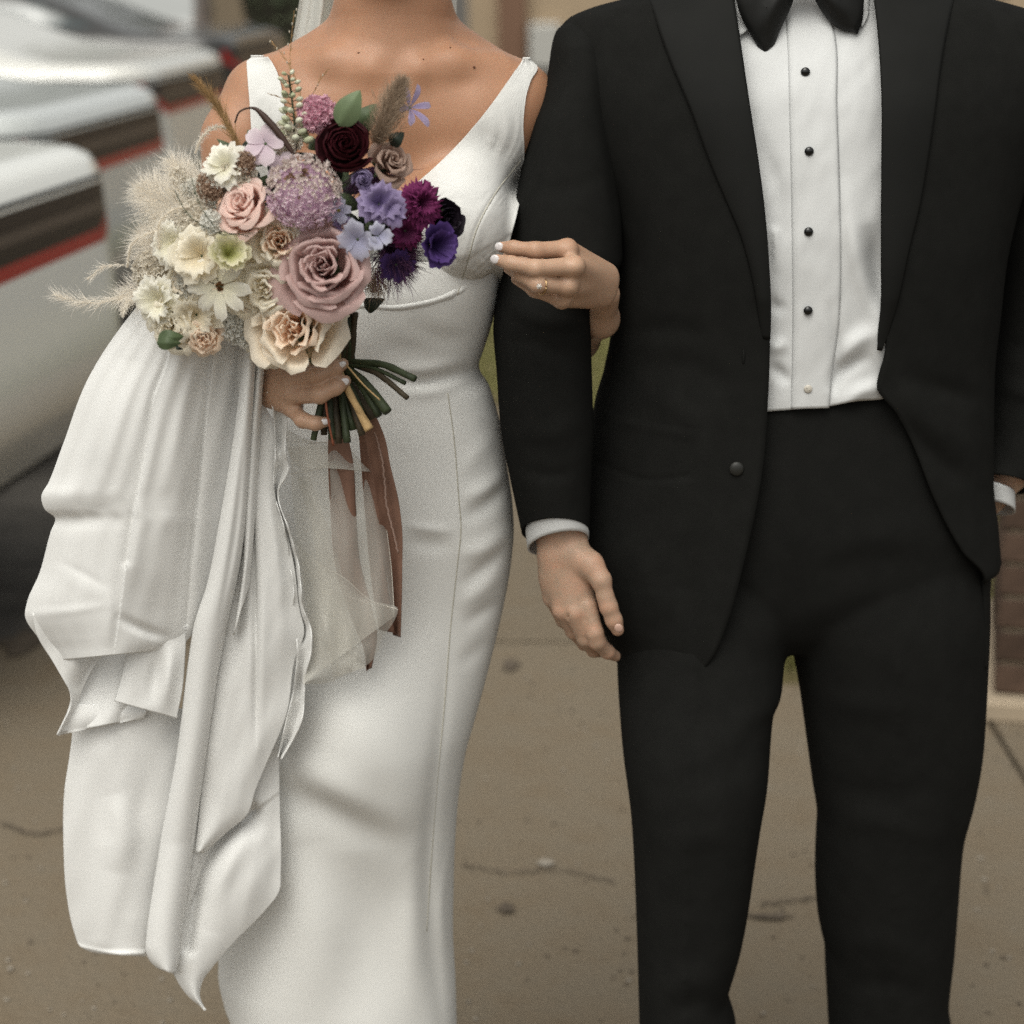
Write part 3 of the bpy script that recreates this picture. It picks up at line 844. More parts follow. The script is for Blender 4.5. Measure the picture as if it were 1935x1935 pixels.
# collar wings
for s_, pts in ((0, ([(1392, -60), (1388, 0), (1392, 30), (1398, 66)], [(1490, -80), (1482, -20), (1440, 20), (1410, 58)])),):
    V = on_loft(chest, pts[0], pts[1], 24, 12, 0.008)
    o = obj('collar', V, grid_faces(24, 12), M_SHIRT, groom); solidify(o, 0.002, 1)
V = on_loft(chest, [(1545, -80), (1560, -20), (1600, 10), (1624, 44)], [(1632, -60), (1642, 0), (1640, 30), (1630, 50)], 24, 12, 0.006)
o = obj('collar', V, grid_faces(24, 12), M_SHIRT, groom); solidify(o, 0.002, 1)
# bow tie: two padded wings and a knot
tie_y = float(chest.frontY(np.array(1515.), np.array(0.)))
bow = MB()
def wing(outline, th, Y0, fold):
    """padded wing: closed outline in photo pixels, inflated towards its middle"""
    q = curve(outline + [outline[0]], 72)[:-1]
    c_ = q.mean(0)
    fr, bk = [], []
    for s_ in np.linspace(1, 0.02, 9):
        r = c_ + (q - c_) * s_
        h = th * (1 - s_ ** 3) ** 0.5
        y = Y0 - h - fold(r[:, 0], r[:, 1])
        fr.append(W(r[:, 0], r[:, 1], y)); bk.append(W(r[:, 0], r[:, 1], y + 2 * h + 0.002))
    bow.grid(np.array(fr), 0, True)
    bow.grid(np.array(bk[::-1]), 0, True)
wing([(1395, -34), (1391, 0), (1397, 22), (1404, 40), (1420, 68), (1440, 100), (1446, 107), (1453, 101), (1474, 58), (1500, -2), (1508, -40), (1450, -52)], 0.008, tie_y - 0.022, ridge([(1500, -40), (1470, 0), (1440, 70)], 16, 0.006))
wing([(1526, -40), (1540, 0), (1560, 32), (1584, 54), (1600, 60), (1612, 61), (1619, 65), (1625, 54), (1633, 0), (1634, -34), (1580, -52)], 0.008, tie_y - 0.022, ridge([(1530, -40), (1570, 0), (1600, 40)], 16, 0.006))
bow.ellipsoid(W(1515, -38, tie_y - 0.026), (0.018, 0.014, 0.020))
bow.build('bow_tie', M_TIE, groom)
# ------------------------------------------------------------------ the bride
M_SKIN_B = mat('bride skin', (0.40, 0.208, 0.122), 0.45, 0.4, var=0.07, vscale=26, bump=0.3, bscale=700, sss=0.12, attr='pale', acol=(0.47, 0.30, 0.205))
YB = 2.42
bride = thing('person', (-0.15, YB, 0.0), 'person in an ivory wedding gown carrying a bouquet, train gathered over her arm', 'person')

B = Body((-0.44, 2.06, 0.96), (0.16, 2.62, 1.84), 0.002)
bx = lambda px, Y=2.42: float(W(px, 300, Y)[0])
# neck, shoulders, chest
bones(B, [(742, -60, 2.44, 86), (743, 50, 2.445, 87)], 0.02)
B.cone(P3(742, 40, 2.45), P3(742, 150, 2.44), rp(84, 2.44), rp(120, 2.44), 0.05, (np.array([0, 1, 0.0]), 0.75))
bones(B, [(702, 48, 2.475, 52), (615, 124, 2.475, 50), (494, 176, 2.45, 51)], 0.03)      # trapezius slopes
bones(B, [(784, 48, 2.475, 52), (872, 126, 2.475, 50), (980, 184, 2.45, 52)], 0.03)
B.cone(P3(600, 235, 2.43), P3(890, 240, 2.43), rp(112, 2.42), rp(112, 2.42), 0.05, (np.array([0, 1, 0.0]), 0.80))
B.cone(P3(640, 400, 2.44), P3(830, 400, 2.44), rp(112, 2.42), rp(112, 2.42), 0.05, (np.array([0, 1, 0.0]), 0.85))
B.cone(P3(650, 560, 2.44), P3(800, 560, 2.44), rp(108, 2.42), rp(108, 2.42), 0.05, (np.array([0, 1, 0.0]), 0.85))
for cx_ in (635, 868):
    B.ell(P3(cx_, 425, 2.365), (rp(92, 2.36), 0.062, rp(110, 2.36)), 0.035)
# collar bones and the hollow between them
bones(B, [(700, 128, 2.384, 7), (630, 116, 2.402, 8), (545, 122, 2.424, 9)], 0.03)
bones(B, [(795, 130, 2.384, 7), (860, 118, 2.402, 8), (945, 130, 2.424, 9)], 0.03)
# head (above the frame)
B.ell((-0.137, 2.435, 1.715), (0.069, 0.090, 0.105), 0.03)
B.cone((-0.137, 2.372, 1.627), (-0.137, 2.43, 1.66), 0.024, 0.055, 0.025)
B.cone((-0.137, 2.395, 1.635), (-0.137, 2.40, 1.66), 0.040, 0.05, 0.03)
B.cone((-0.137, 2.333, 1.685), (-0.137, 2.345, 1.715), 0.010, 0.007, 0.012)
B.cone((-0.155, 2.347, 1.66), (-0.119, 2.347, 1.66), 0.006, 0.006, 0.006)
for sx in (-1, 1):
    B.ell((-0.137 + sx * 0.031, 2.345, 1.725), (0.015, 0.011, 0.009), 0.006, carve=True)
    B.ell((-0.137 + sx * 0.071, 2.44, 1.7), (0.010, 0.02, 0.03), 0.008)
# her right arm (left in the photo): down behind the flowers, forearm forward to the stems
bones(B, [(488, 182, 2.45, 55), (448, 262, 2.43, 56), (426, 420, 2.40, 52)], 0.025)
bones(B, [(982, 188, 2.455, 53), (1010, 300, 2.475, 53)], 0.025)
TRUNK = Body(B.lo, B.lo + 0.01, B.h); TRUNK.dim = B.dim; TRUNK.F = B.F.copy()
bones(B, [(426, 420, 2.40, 52), (418, 620, 2.37, 46)], 0.04)
bones(B, [(418, 620, 2.37, 46), (440, 690, 2.30, 44), (500, 722, 2.225, 34)], 0.03)
# right hand round the stems
n_r = np.array([-0.1, 1.0, 0.1])
for (kx, ky, kY, kr) in ((548, 690, 2.172, 21), (556, 716, 2.158, 22), (557, 744, 2.155, 21), (553, 770, 2.163, 18)):
    B.cone(P3(500, 700 + (ky - 690) * 0.45, 2.215), P3(kx, ky, kY + 0.008), rp(28, 2.2), rp(kr, 2.17), 0.014)
bones(B, [(548, 690, 2.176, 17.1), (590, 682, 2.150, 15.3), (618, 676, 2.156, 13.5), (634, 672, 2.168, 10.8)], 0.005)
bones(B, [(556, 718, 2.162, 18.0), (600, 708, 2.134, 16.7), (632, 696, 2.138, 14.4), (648, 688, 2.152, 11.2)], 0.005)
bones(B, [(557, 747, 2.158, 16.7), (604, 746, 2.128, 15.8), (634, 732, 2.130, 14.0), (653, 720, 2.142, 10.8)], 0.005)
bones(B, [(551, 772, 2.166, 15.3), (572, 794, 2.146, 13.5), (596, 800, 2.140, 12.2), (616, 797, 2.146, 9.5)], 0.006)
bones(B, [(520, 690, 2.205, 21.6), (565, 665, 2.215, 17.1), (610, 650, 2.205, 13.5), (636, 645, 2.20, 10.8)], 0.008)   # thumb behind the stems
for q in ((598, 694, 601, 720), (604, 732, 606, 758), (633, 684, 637, 706), (636, 722, 640, 742), (592, 788, 594, 810)):
    B.cone(P3(q[0], q[1], 2.108), P3(q[2], q[3], 2.108), rp(1.5, 2.1), rp(1.5, 2.1), 0.003, carve=True)
# her left arm: behind the groom's arm and out through the crook of his elbow
bones(B, [(1010, 300, 2.475, 53), (1026, 460, 2.515, 46), (1040, 630, 2.52, 44)], 0.02)
bones(B, [(1040, 638, 2.52, 43), (1090, 640, 2.45, 36), (1136, 604, 2.375, 27), (1146, 556, 2.325, 25)], 0.02)
n_l = np.array([0.2, 1.0, 0.0])
KN = ((1072, 470, 2.232, 17.5), (1085, 503, 2.212, 18.5), (1074, 541, 2.218, 17), (1062, 567, 2.236, 14.5))
for i, (kx, ky, kY, kr) in enumerate(KN):
    B.cone(P3(1143 - i * 4, 520 + i * 13, 2.30), P3(kx, ky, kY + 0.004), rp(24, 2.3), rp(kr, 2.22), 0.012)
for (kx, ky, kY, kr) in KN:
    B.ell(P3(kx, ky, kY - 0.004), (rp(14, 2.2), 0.009, rp(13, 2.2)), 0.010)
bones(B, [(1072, 470, 2.232, 16.2), (1012, 473, 2.216, 14.8), (970, 469, 2.224, 13.1), (948, 467, 2.230, 10.3)], 0.005)
bones(B, [(1085, 503, 2.214, 17.6), (1012, 507, 2.194, 15.3), (965, 498, 2.206, 13.5), (940, 491, 2.214, 10.3)], 0.005)
bones(B, [(1074, 541, 2.220, 16.2), (1016, 538, 2.196, 14.0), (984, 520, 2.212, 12.2), (962, 508, 2.228, 10.3)], 0.005)
bones(B, [(1062, 567, 2.238, 14.0), (1010, 549, 2.222, 11.7), (976, 527, 2.236, 10.3)], 0.005)
bones(B, [(1120, 520, 2.30, 21.6), (1060, 512, 2.268, 16.2), (1000, 498, 2.250, 13.5), (960, 486, 2.245, 10.8)], 0.008)
for q in ((1006, 460, 1006, 484), (972, 460, 972, 480), (1008, 494, 1008, 522), (968, 486, 968, 508)):
    B.cone(P3(q[0], q[1], 2.168 if q[1] > 485 else 2.188), P3(q[2], q[3], 2.168 if q[1] > 485 else 2.188), rp(1.5, 2.1), rp(1.5, 2.1), 0.003, carve=True)
V, Q = B.mesh()
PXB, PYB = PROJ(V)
pale = np.clip((PYB - 380) / 120, 0, 1) * np.where(PXB > 850, 1.0, 0.85)      # skin colour blends to a paler tone below the bust, hands included
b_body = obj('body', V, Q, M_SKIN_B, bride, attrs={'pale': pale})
BB = B

def frame(u, nrm):
    u = np.asarray(u, float); u = u / np.linalg.norm(u)
    n = np.asarray(nrm, float); n = n - u * (n @ u); n /= np.linalg.norm(n)
    return np.stack([u, n, np.cross(u, n)], 1)

def nail(px, py, Y, dx, dy, L, Wd, m=None, nrm=(0, -1, 0.15), parent=None):
    """one fingernail lying on the finger surface: centre, direction in the photo, length and width in photo pixels"""
    hit = BB.front(np.array([[float(px)]]), np.array([[float(py)]]), Y - 0.06, Y + 0.05, 220)[0, 0]
    y = hit if np.isfinite(hit) else Y
    c = P3(px, py, y - 0.0002)
    u = P3(px + dx, py + dy, y) - c
    mb = MB(); mb.ellipsoid(c, (rp(L, y), 0.0017, rp(Wd, y)), R=frame(u, nrm), seg=16, rings=8)
    return mb.build('fingernail', m or M_NAIL, parent or bride)
nail(646, 689, 2.152, 1, -0.5, 8.5, 6, nrm=(0.5, -1, 0.1))
nail(650, 722, 2.142, 1, -0.35, 10.5, 7.5, nrm=(0.35, -1, 0.1))
nail(613, 797, 2.146, 1, 0.02, 9.5, 5.8, nrm=(0.2, -1, 0.1))
nail(630, 673, 2.168, 1, -0.3, 7, 6, nrm=(0.5, -1, 0.1))
nail(943, 466, 2.230, -1, 0.05, 8.5, 8.0, nrm=(-0.7, -1, 0.1))
nail(935, 490, 2.214, -1, -0.05, 9.0, 8.5, nrm=(-0.7, -1, 0.1))
mb = MB()                                                       # ring on her left hand
c0 = P3(1024, 540, 2.199); th = np.linspace(0, 2 * np.pi, 33)
ax = np.array(P3(1050, 541, 2.208)) - np.array(P3(1010, 538, 2.196)); R_ = frame(ax, (0, -1, 0))
rr = rp(16.2, 2.2)
mb.tube([c0 + R_ @ np.array([0, math.cos(t) * rr, math.sin(t) * rr]) for t in th], 0.0009, 6)
rg = mb.build('ring', M_GOLD, bride)
mb = MB()
cg = P3(1019, 541, 2.182)
for k in range(6):
    a = k * math.pi / 3
    mb.ellipsoid(cg + np.array([math.cos(a) * 0.0021, -0.001, math.sin(a) * 0.0021]), (0.0011,) * 3, seg=6, rings=4)
mb.ellipsoid(cg + np.array([0, -0.0018, 0]), (0.0017,) * 3, seg=8, rings=5)
mb.build('ring_stone', M_GEM, rg)
M_MOLE = mat('mole', (0.16, 0.075, 0.045), 0.6, 0.2)
for mx_, my_, mr_ in ((678, 101, 3.0), (896, 127, 2.6), (851, 90, 1.6), (800, 112, 1.6)):
    h = BB.front(np.array([[float(mx_)]]), np.array([[float(my_)]]), 2.2, 2.5, 200)[0, 0]
    if np.isfinite(h):
        mb = MB(); mb.ellipsoid(P3(mx_, my_, h), (rp(mr_, h), 0.0009, rp(mr_, h)), seg=8, rings=5); mb.build('mole', M_MOLE, bride)
# hair (above the frame) and eyes
mb = MB()
hv = []
th = np.linspace(0.05, 1.95, 20); ph = np.linspace(0, 2 * np.pi, 44, endpoint=False)
for t_ in th:
    cut = np.clip(-np.sin(ph), 0, 1); tt = t_ * (1 - 0.45 * cut)
    hv.append(np.stack([-0.137 + 0.080 * np.sin(tt) * np.cos(ph), 2.445 + 0.102 * np.sin(tt) * np.sin(ph), 1.715 + 0.117 * np.cos(tt)], -1))
mb.grid(np.array(hv), 0, True); mb.ellipsoid((-0.137, 2.555, 1.72), (0.05, 0.045, 0.05)); mb.build('hair', M_HAIR, bride)
for sx in (-1, 1):
    mb = MB(); mb.ellipsoid((-0.137 + sx * 0.031, 2.353, 1.725), (0.011, 0.011, 0.010)); mb.build('eye', M_EYE, bride)

# --- veil: two soft falls behind the shoulders ---------------------
def veil_depth(u, t, px, py): return 2.56 + 0.015 * np.sin(u * 19) + 0.008 * np.sin(u * 41 + 1) - 0.02 * np.sin(np.pi * u)
V = sheet([(600, -420), (585, -150), (566, 0), (549, 100), (536, 220), (520, 420)], [(760, -420), (752, -150), (745, 0), (742, 100), (740, 220), (740, 420)], 60, 60, veil_depth)
v1 = obj('veil', V, grid_faces(60, 60), M_VEIL, bride)
V = sheet([(742, -420), (744, -150), (746, 0), (748, 200), (750, 420)], [(870, -420), (866, -150), (863, 0), (862, 110), (864, 220), (866, 420)], 60, 44, veil_depth)
v2 = obj('veil', V, grid_faces(60, 44), M_VEIL, bride)

# --- gown ----------------------------------------------------------
gown = Loft(470, 2380,
    xl=[(470, 585), (505, 575), (540, 560), (690, 520), (800, 490), (960, 450), (1300, 440), (1500, 432), (1700, 420), (1830, 414), (1880, 424), (1935, 441), (2150, 430), (2380, 380)],
    xr=[(470, 952), (505, 948), (540, 944), (575, 938), (620, 927), (660, 914), (690, 905), (705, 908), (730, 924), (760, 934), (800, 945), (880, 958), (960, 969), (1000, 971), (1060, 966), (1150, 950), (1250, 926), (1350, 899), (1420, 880), (1520, 865), (1640, 858), (1760, 856), (1860, 861), (1935, 863), (2380, 930)],
    Yc=[(540, 2.42), (690, 2.42), (1000, 2.425), (1500, 2.40), (1935, 2.41), (2380, 2.45)],
    ry=[(470, 0.106), (505, 0.112), (540, 0.116), (600, 0.113), (690, 0.104), (800, 0.112), (960, 0.125), (1150, 0.118), (1350, 0.118), (1500, 0.110), (1700, 0.105), (1935, 0.115), (2380, 0.18)], n=2.25, rows=330)
gb = [ridge([(700, 712), (790, 722), (905, 695)], 12, -0.0045), ridge([(740, 742), (820, 738), (905, 716)], 13, 0.004),
      ridge([(700, 690), (800, 700), (900, 672)], 12, 0.003), ridge([(690, 640), (780, 660), (880, 655)], 22, -0.0025), ridge([(760, 612), (850, 640), (915, 630)], 18, -0.0025),
      ridge([(962, 900), (925, 950), (868, 985)], 15, -0.008), ridge([(968, 880), (930, 915), (872, 945)], 15, 0.007),
      ridge([(968, 990), (925, 1030), (862, 1052)], 17, 0.007), ridge([(966, 1020), (920, 1070), (865, 1110)], 13, -0.006),
      ridge([(962, 1060), (915, 1110), (860, 1150)], 17, 0.006), ridge([(955, 1130), (910, 1160), (870, 1185)], 13, -0.005),
      ridge([(930, 1200), (890, 1240), (860, 1260)], 16, -0.004),
      ridge([(760, 990), (810, 1000), (866, 1004)], 9, 0.003), ridge([(760, 1022), (810, 1030), (860, 1030)], 15, -0.0035),
      ridge([(905, 790), (940, 830), (955, 880)], 16, -0.004), ridge([(870, 900), (900, 860), (945, 810)], 16, 0.003),
      # the advancing knee and the cloth hanging from it
      blob(690, 1410, 130, 170, 0.040), blob(640, 1290, 110, 140, 0.016), ridge([(440, 1478), (560, 1502), (640, 1525), (720, 1575), (770, 1620)], 40, -0.012, True),
      ridge([(520, 1380), (620, 1460), (700, 1510), (800, 1540)], 40, 0.008), ridge([(750, 1300), (780, 1500), (770, 1700)], 50, 0.008),
      ridge([(560, 1600), (600, 1750), (590, 1935)], 60, 0.012), ridge([(690, 1600), (700, 1760), (680, 1935)], 70, -0.010),
      ridge([(790, 1560), (780, 1750), (790, 1935)], 30, 0.008),
      ridge([(850, 1180), (838, 1330), (818, 1500), (808, 1640), (812, 1760), (835, 1935), (850, 2100)], 15, -0.007), ridge([(858, 1560), (836, 1700), (850, 1860)], 9, 0.003),
      
      lambda px, py: 0.0022 * vnoise(px, py, 90, 21, 0.2, 1.8)]
V = gown.shell(240, gb)
PXG, PYG = PROJ(V)
mbd = MB(); mbd.grid(V, 0, True)
dress = mbd.build('dress', M_DRESS, bride)

# bodice: cloth stretched over the chest, from neckline and armhole down to the seam under the bust
NECK_R = [(985, 117), (962, 150), (930, 195), (886, 250), (838, 300), (790, 343), (750, 372), (700, 390)]
ARM_R = [(1016, 128), (1004, 150), (993, 190), (989, 240), (991, 280), (990, 330), (978, 400), (960, 470), (945, 545)]
def body_front(px, py, it=30):
    R = TRUNK.front(px, py, 2.20, 2.62, 150)
    H = fit_smooth(R, it)
    return fit_smooth(np.where(np.isnan(R), H, np.minimum(H, R)), 6)
nr, nc = 150, 110
ysb = np.linspace(110, 600, nr)
def patch(name, Lk, Rk, y0, y1, nr, nc, it=40, off=0.005, bumps=(), xpad=True):
    ys = np.linspace(y0, y1, nr)
    L, R = ip(Lk, ys), ip(Rk, ys)
    u = np.linspace(0, 1, nc)
    px = L[:, None] * (1 - u) + R[:, None] * u; py = np.repeat(ys[:, None], nc, 1)
    H = body_front(px, py, it)
    return px, py, H - off
yx = lambda pts: [(y, x) for x, y in pts]
bod_b = [ridge([(985, 300), (930, 375), (900, 430), (880, 500), (858, 575)], 4, -0.0016, False), ridge([(985, 300), (930, 375), (900, 430), (880, 500), (858, 575)], 22, 0.002, False),
         ridge([(905, 230), (925, 270), (975, 300)], 20, -0.003), blob(925, 375, 24, 18, -0.002), ridge([(840, 520), (900, 530), (950, 500)], 18, -0.003)]
# right half of the bodice, V neckline to the side
ysr = np.linspace(112, 612, 180)
xl_r = np.where(ysr < 390, ip([(112, 988), (117, 985)] + yx(NECK_R[1:]), ysr), ip([(390, 700), (420, 650), (612, 600)], ysr))
xr_r = ip([(112, 1002), (128, 1016)] + yx(ARM_R[1:]) + [(612, 930)], ysr)
u = np.linspace(0, 1, 120)
px = xl_r[:, None] * (1 - u) + xr_r[:, None] * u; py = np.repeat(ysr[:, None], 120, 1)
H = body_front(px, py, 60) - 0.005
Hg = gown.frontY(px, np.maximum(py, 545))
SEAMY = lambda x: ip([(640, 580), (690, 578), (740, 582), (800, 574), (856, 556), (905, 530), (946, 508), (980, 490)], x)
dS = py - SEAMY(px)
w_ = np.clip((dS + 60) / 60, 0, 1); w_ = w_ * w_ * (3 - 2 * w_)
H = np.minimum(H * (1 - w_) + (Hg - 0.0022) * w_, H + 0.002) + 0.009 * np.clip((dS - 1) / 24, 0, 1) - sum(b(px, py) for b in bod_b)
RT = TRUNK.front(px, py, 2.20, 2.62, 150)
H = np.where(np.isfinite(RT) & (dS < 14) & (px > 885), np.minimum(H, RT - 0.003), H)
o = obj('bodice', W(px, py, H), grid_faces(180, 120), M_DRESS, dress); solidify(o, 0.0022, 1)
BOD = (px, py, H)
def bodY(qx, qy):
    out = np.zeros(len(qx))
    for i, (a, b) in enumerate(zip(qx, qy)):
        k = np.argmin((px - a) ** 2 + (py - b) ** 2); out[i] = H.ravel()[k]
    return out
seam_tube([(984, 303), (930, 375), (902, 430), (882, 500), (860, 570)], bodY, 0.0008, 'seam', M_SEAM, dress, 0.0002)
# left shoulder strap and left bodice (mostly behind the flowers)
ysl = np.linspace(108, 560, 120)
xl_l = ip([(108, 476), (116, 466), (150, 468), (200, 472), (300, 478), (420, 500), (560, 545)], ysl)
xr_l = ip([(108, 506), (116, 513), (150, 528), (220, 540), (300, 560), (350, 600), (390, 690), (420, 702), (560, 706)], ysl)
u = np.linspace(0, 1, 60)
pxl = xl_l[:, None] * (1 - u) + xr_l[:, None] * u; pyl = np.repeat(ysl[:, None], 60, 1)
Hl = body_front(pxl, pyl, 60) - 0.005
wl = np.clip((pyl - 480) / 80, 0, 1)
Hl = Hl * (1 - wl) + (gown.frontY(pxl, np.maximum(pyl, 545)) + 0.004) * wl
o = obj('bodice', W(pxl, pyl, Hl), grid_faces(120, 60), M_DRESS, dress); solidify(o, 0.0022, 1)
# straps turning over the shoulders to the back
for (xa_, xb_, ytop) in ((474, 498, 108), (988, 1002, 112)):
    a, b = TRUNK.front(np.array([[xa_, xb_]], float), np.array([[ytop + 6.0, ytop + 6.0]]), 2.2, 2.62, 150)[0]
    y0 = np.nanmean([a, b]) - 0.005
    rows = []
    for t in np.linspace(0, 1, 14):
        ang = t * math.pi * 0.9
        w0 = 1 + 0.25 * t
        xm, hw = (xa_ + xb_) / 2, (xb_ - xa_) / 2 * w0 + 4 * t
        zoff = -0.012 * t - 0.06 * max(0, t - 0.4)
        yy = y0 + 0.10 * t
        A, C = W(xm - hw, ytop, y0), W(xm + hw, ytop, y0)
        q = A[None] * (1 - np.linspace(0, 1, 8))[:, None] + C[None] * np.linspace(0, 1, 8)[:, None]
        q = q + np.array([0, yy - y0, zoff]); rows.append(q)
    o = obj('strap', np.array(rows), grid_faces(14, 8), M_DRESS, dress); solidify(o, 0.0022, 1)
# back of the bodice
bk = Loft(200, 600, xl=[(200, 505), (400, 520), (600, 545)], xr=[(200, 985), (400, 965), (600, 935)], Yc=2.45, ry=0.105, n=2.3, rows=30)
ph = np.linspace(0.1, -np.pi - 0.1, 40)
V = bk.ring(np.broadcast_to(ph, (30, 40)))
o = obj('bodice_back', V, grid_faces(30, 40), M_DRESS, dress)
# seam under the bust: a soft raised edge, and the long princess seam of the skirt
gy = lambda x, y: gown.frontY(np.asarray(x), np.asarray(y)) - sum(b(np.asarray(x), np.asarray(y)) for b in gb)
seam_tube([(846, 742), (858, 830), (866, 930), (871, 1000), (864, 1070), (852, 1180), (840, 1330), (826, 1480), (814, 1640), (806, 1760)], gy, 0.0008, 'seam', M_SEAM, dress, -0.0001, 90)
# --- train: gathered cloth hanging from her forearm ------------------
def drape(name, Lp, Rp, nr, nc, depth, bumps=(), m=None, th=0.0016, parent=None, usp=None):
    V = sheet(Lp, Rp, nr, nc, depth, bumps, usp)
    o = obj(name, V, grid_faces(nr, nc), m or M_TRAIN, parent)
    return solidify(o, th, 1) if th else o

FOLD1 = [(322, 640), (313, 687), (289, 751), (284, 800), (269, 886), (256, 950), (240, 1060)]
FOLD2 = [(404, 630), (400, 674), (390, 768), (377, 903), (367, 1004), (357, 1121), (352, 1180)]
soft = lambda s, a, k, an=0.2, asp=2.5: (lambda px, py: a * vnoise(px, py, s, k, an, asp))
dA = lambda u, t, px, py: 2.175 + 0.055 * t - 0.02 * np.sin(np.pi * u) + 0.05 * np.clip(0.12 - u, 0, 1) + 0.01 * np.cos(u * 6) + 0.0012 * np.sin(u * 52 + 2.5 * np.sin(t * 3)) * np.clip(1.1 - t, 0, 1) * np.clip(t * 5, 0, 1)
train = drape('train',
    [(262, 575), (242, 600), (165, 718), (118, 842), (91, 913), (78, 938), (84, 962), (104, 980), (96, 1004), (74, 1084), (51, 1138), (47, 1162), (72, 1205), (91, 1229), (101, 1249)],
    [(462, 575), (466, 640), (462, 700), (448, 800), (432, 903), (415, 1004), (396, 1105), (372, 1180), (352, 1212), (338, 1222), (330, 1226)],
    260, 200, dA,
    [step(FOLD1[::-1], 75, 0.009, False), ridge(FOLD1, 10, -0.003, False), step(FOLD2[::-1], 56, 0.008, False), ridge(FOLD2, 8, -0.003, False),
     ridge([(360, 640), (345, 800), (325, 1000), (300, 1150)], 26, 0.009), ridge([(240, 680), (205, 830), (180, 960)], 40, 0.012),
     ridge([(60, 938), (120, 938), (200, 890)], 24, 0.003), ridge([(80, 985), (150, 984), (235, 940)], 18, -0.003),
     ridge([(100, 1055), (160, 1085), (215, 1118)], 8, -0.001), ridge([(95, 1068), (150, 1105), (215, 1138)], 15, 0.001),
     ridge([(30, 1162), (120, 1156), (225, 1140)], 9, 0.0014), ridge([(205, 1100), (208, 1160), (206, 1225)], 11, 0.003),
     ridge([(215, 1160), (270, 1190), (330, 1208)], 10, -0.006),
     soft(70, 0.0025, 31), soft(30, 0.0005, 32, 0.3, 3.0)], parent=dress)
# left hanging tongue and the tucked folds below it
drape('train_fold', [(60, 1160), (72, 1205), (99, 1249), (120, 1285), (133, 1308), (134, 1336), (122, 1362), (109, 1389)],
      [(235, 1160), (222, 1200), (205, 1225), (186, 1248), (166, 1280), (150, 1320), (135, 1360), (112, 1391)], 70, 50,
      lambda u, t, px, py: 2.232 + 0.012 * t + 0.012 * u, [ridge([(120, 1190), (140, 1250), (150, 1300)], 16, 0.008), ridge([(190, 1180), (178, 1235), (150, 1300)], 8, -0.006), soft(30, 0.003, 33)], parent=dress)
drape('train_fold', [(150, 1215), (140, 1270), (132, 1330), (112, 1385)], [(345, 1205), (320, 1260), (300, 1320), (275, 1357)], 50, 60,
      lambda u, t, px, py: 2.262 - 0.012 * t + 0.006 * np.sin(u * 9), [soft(34, 0.004, 34), ridge([(215, 1225), (270, 1225), (330, 1205)], 10, -0.005)], parent=dress)
drape('train_fold', [(134, 1330), (122, 1358), (108, 1390)], [(276, 1334), (276, 1346), (270, 1358)], 24, 60,
      lambda u, t, px, py: 2.245 - 0.004 * np.sin(np.pi * t) + 0.012 * (1 - u), [ridge([(110, 1388), (190, 1384), (270, 1354)], 6, 0.006), soft(30, 0.0025, 35)], parent=dress)
drape('train_fold', [(244, 1200), (236, 1246), (226, 1290), (216, 1325)], [(352, 1190), (350, 1240), (345, 1300), (334, 1358)], 50, 50,
      lambda u, t, px, py: 2.228 - 0.010 * np.sin(np.pi * u ** 0.7) + 0.004 * t, [ridge([(300, 1210), (292, 1280), (284, 1336)], 14, -0.007), ridge([(325, 1210), (318, 1290), (312, 1352)], 14, 0.009), soft(26, 0.002, 36)], parent=dress)
# lower left panel
drape('train_panel', [(140, 1340), (135, 1400), (131, 1430), (122, 1490), (120, 1600), (126, 1694), (142, 1768), (149, 1786), (166, 1797), (188, 1803)],
      [(372, 1340), (360, 1400), (345, 1500), (325, 1590), (308, 1680), (296, 1760), (290, 1790), (284, 1803), (278, 1807), (270, 1808)], 120, 110,
      lambda u, t, px, py: 2.272 - 0.020 * np.sin(np.pi * u) + 0.01 * t,
      [ridge([(215, 1500), (235, 1580), (220, 1650)], 28, 0.008), ridge([(180, 1420), (190, 1520), (200, 1600)], 24, -0.005), ridge([(260, 1420), (262, 1560), (250, 1740)], 30, -0.006),
       ridge([(150, 1790), (210, 1802), (272, 1802)], 5, 0.004, False), soft(70, 0.004, 37), soft(30, 0.0012, 38)], parent=dress)
# long rolled pleat
rl = lambda u, t, px, py: 2.155 + 0.095 * np.clip(t * 1.25, 0, 1) + 0.012 - 0.028 * np.sqrt(np.clip(1 - (2 * u - 1) ** 2, 0, 1))
drape('train_pleat', [(462, 610), (455, 700), (444, 800), (428, 903), (410, 1004), (390, 1105), (366, 1180), (357, 1238), (331, 1436), (304, 1580), (289, 1675), (276, 1770), (275, 1798), (284, 1818), (300, 1832)],
      [(488, 610), (484, 700), (478, 800), (472, 903), (464, 1004), (448, 1105), (432, 1175), (419, 1238), (399, 1371), (380, 1504), (361, 1656), (343, 1770), (340, 1805), (336, 1828), (332, 1841)], 220, 36, rl,
      [ridge([(465, 800), (445, 1000), (410, 1200)], 7, -0.004), soft(50, 0.0025, 39, 0.15, 4)], parent=dress)
drape('train_pleat', [(486, 600), (482, 700), (470, 830), (462, 960), (458, 1080), (440, 1200)], [(500, 600), (499, 700), (495, 760), (490, 860), (484, 960), (474, 1100)], 90, 24,
      lambda u, t, px, py: 2.168 + 0.05 * t - 0.016 * np.sqrt(np.clip(1 - (2 * u - 1) ** 2, 0, 1)), parent=dress)
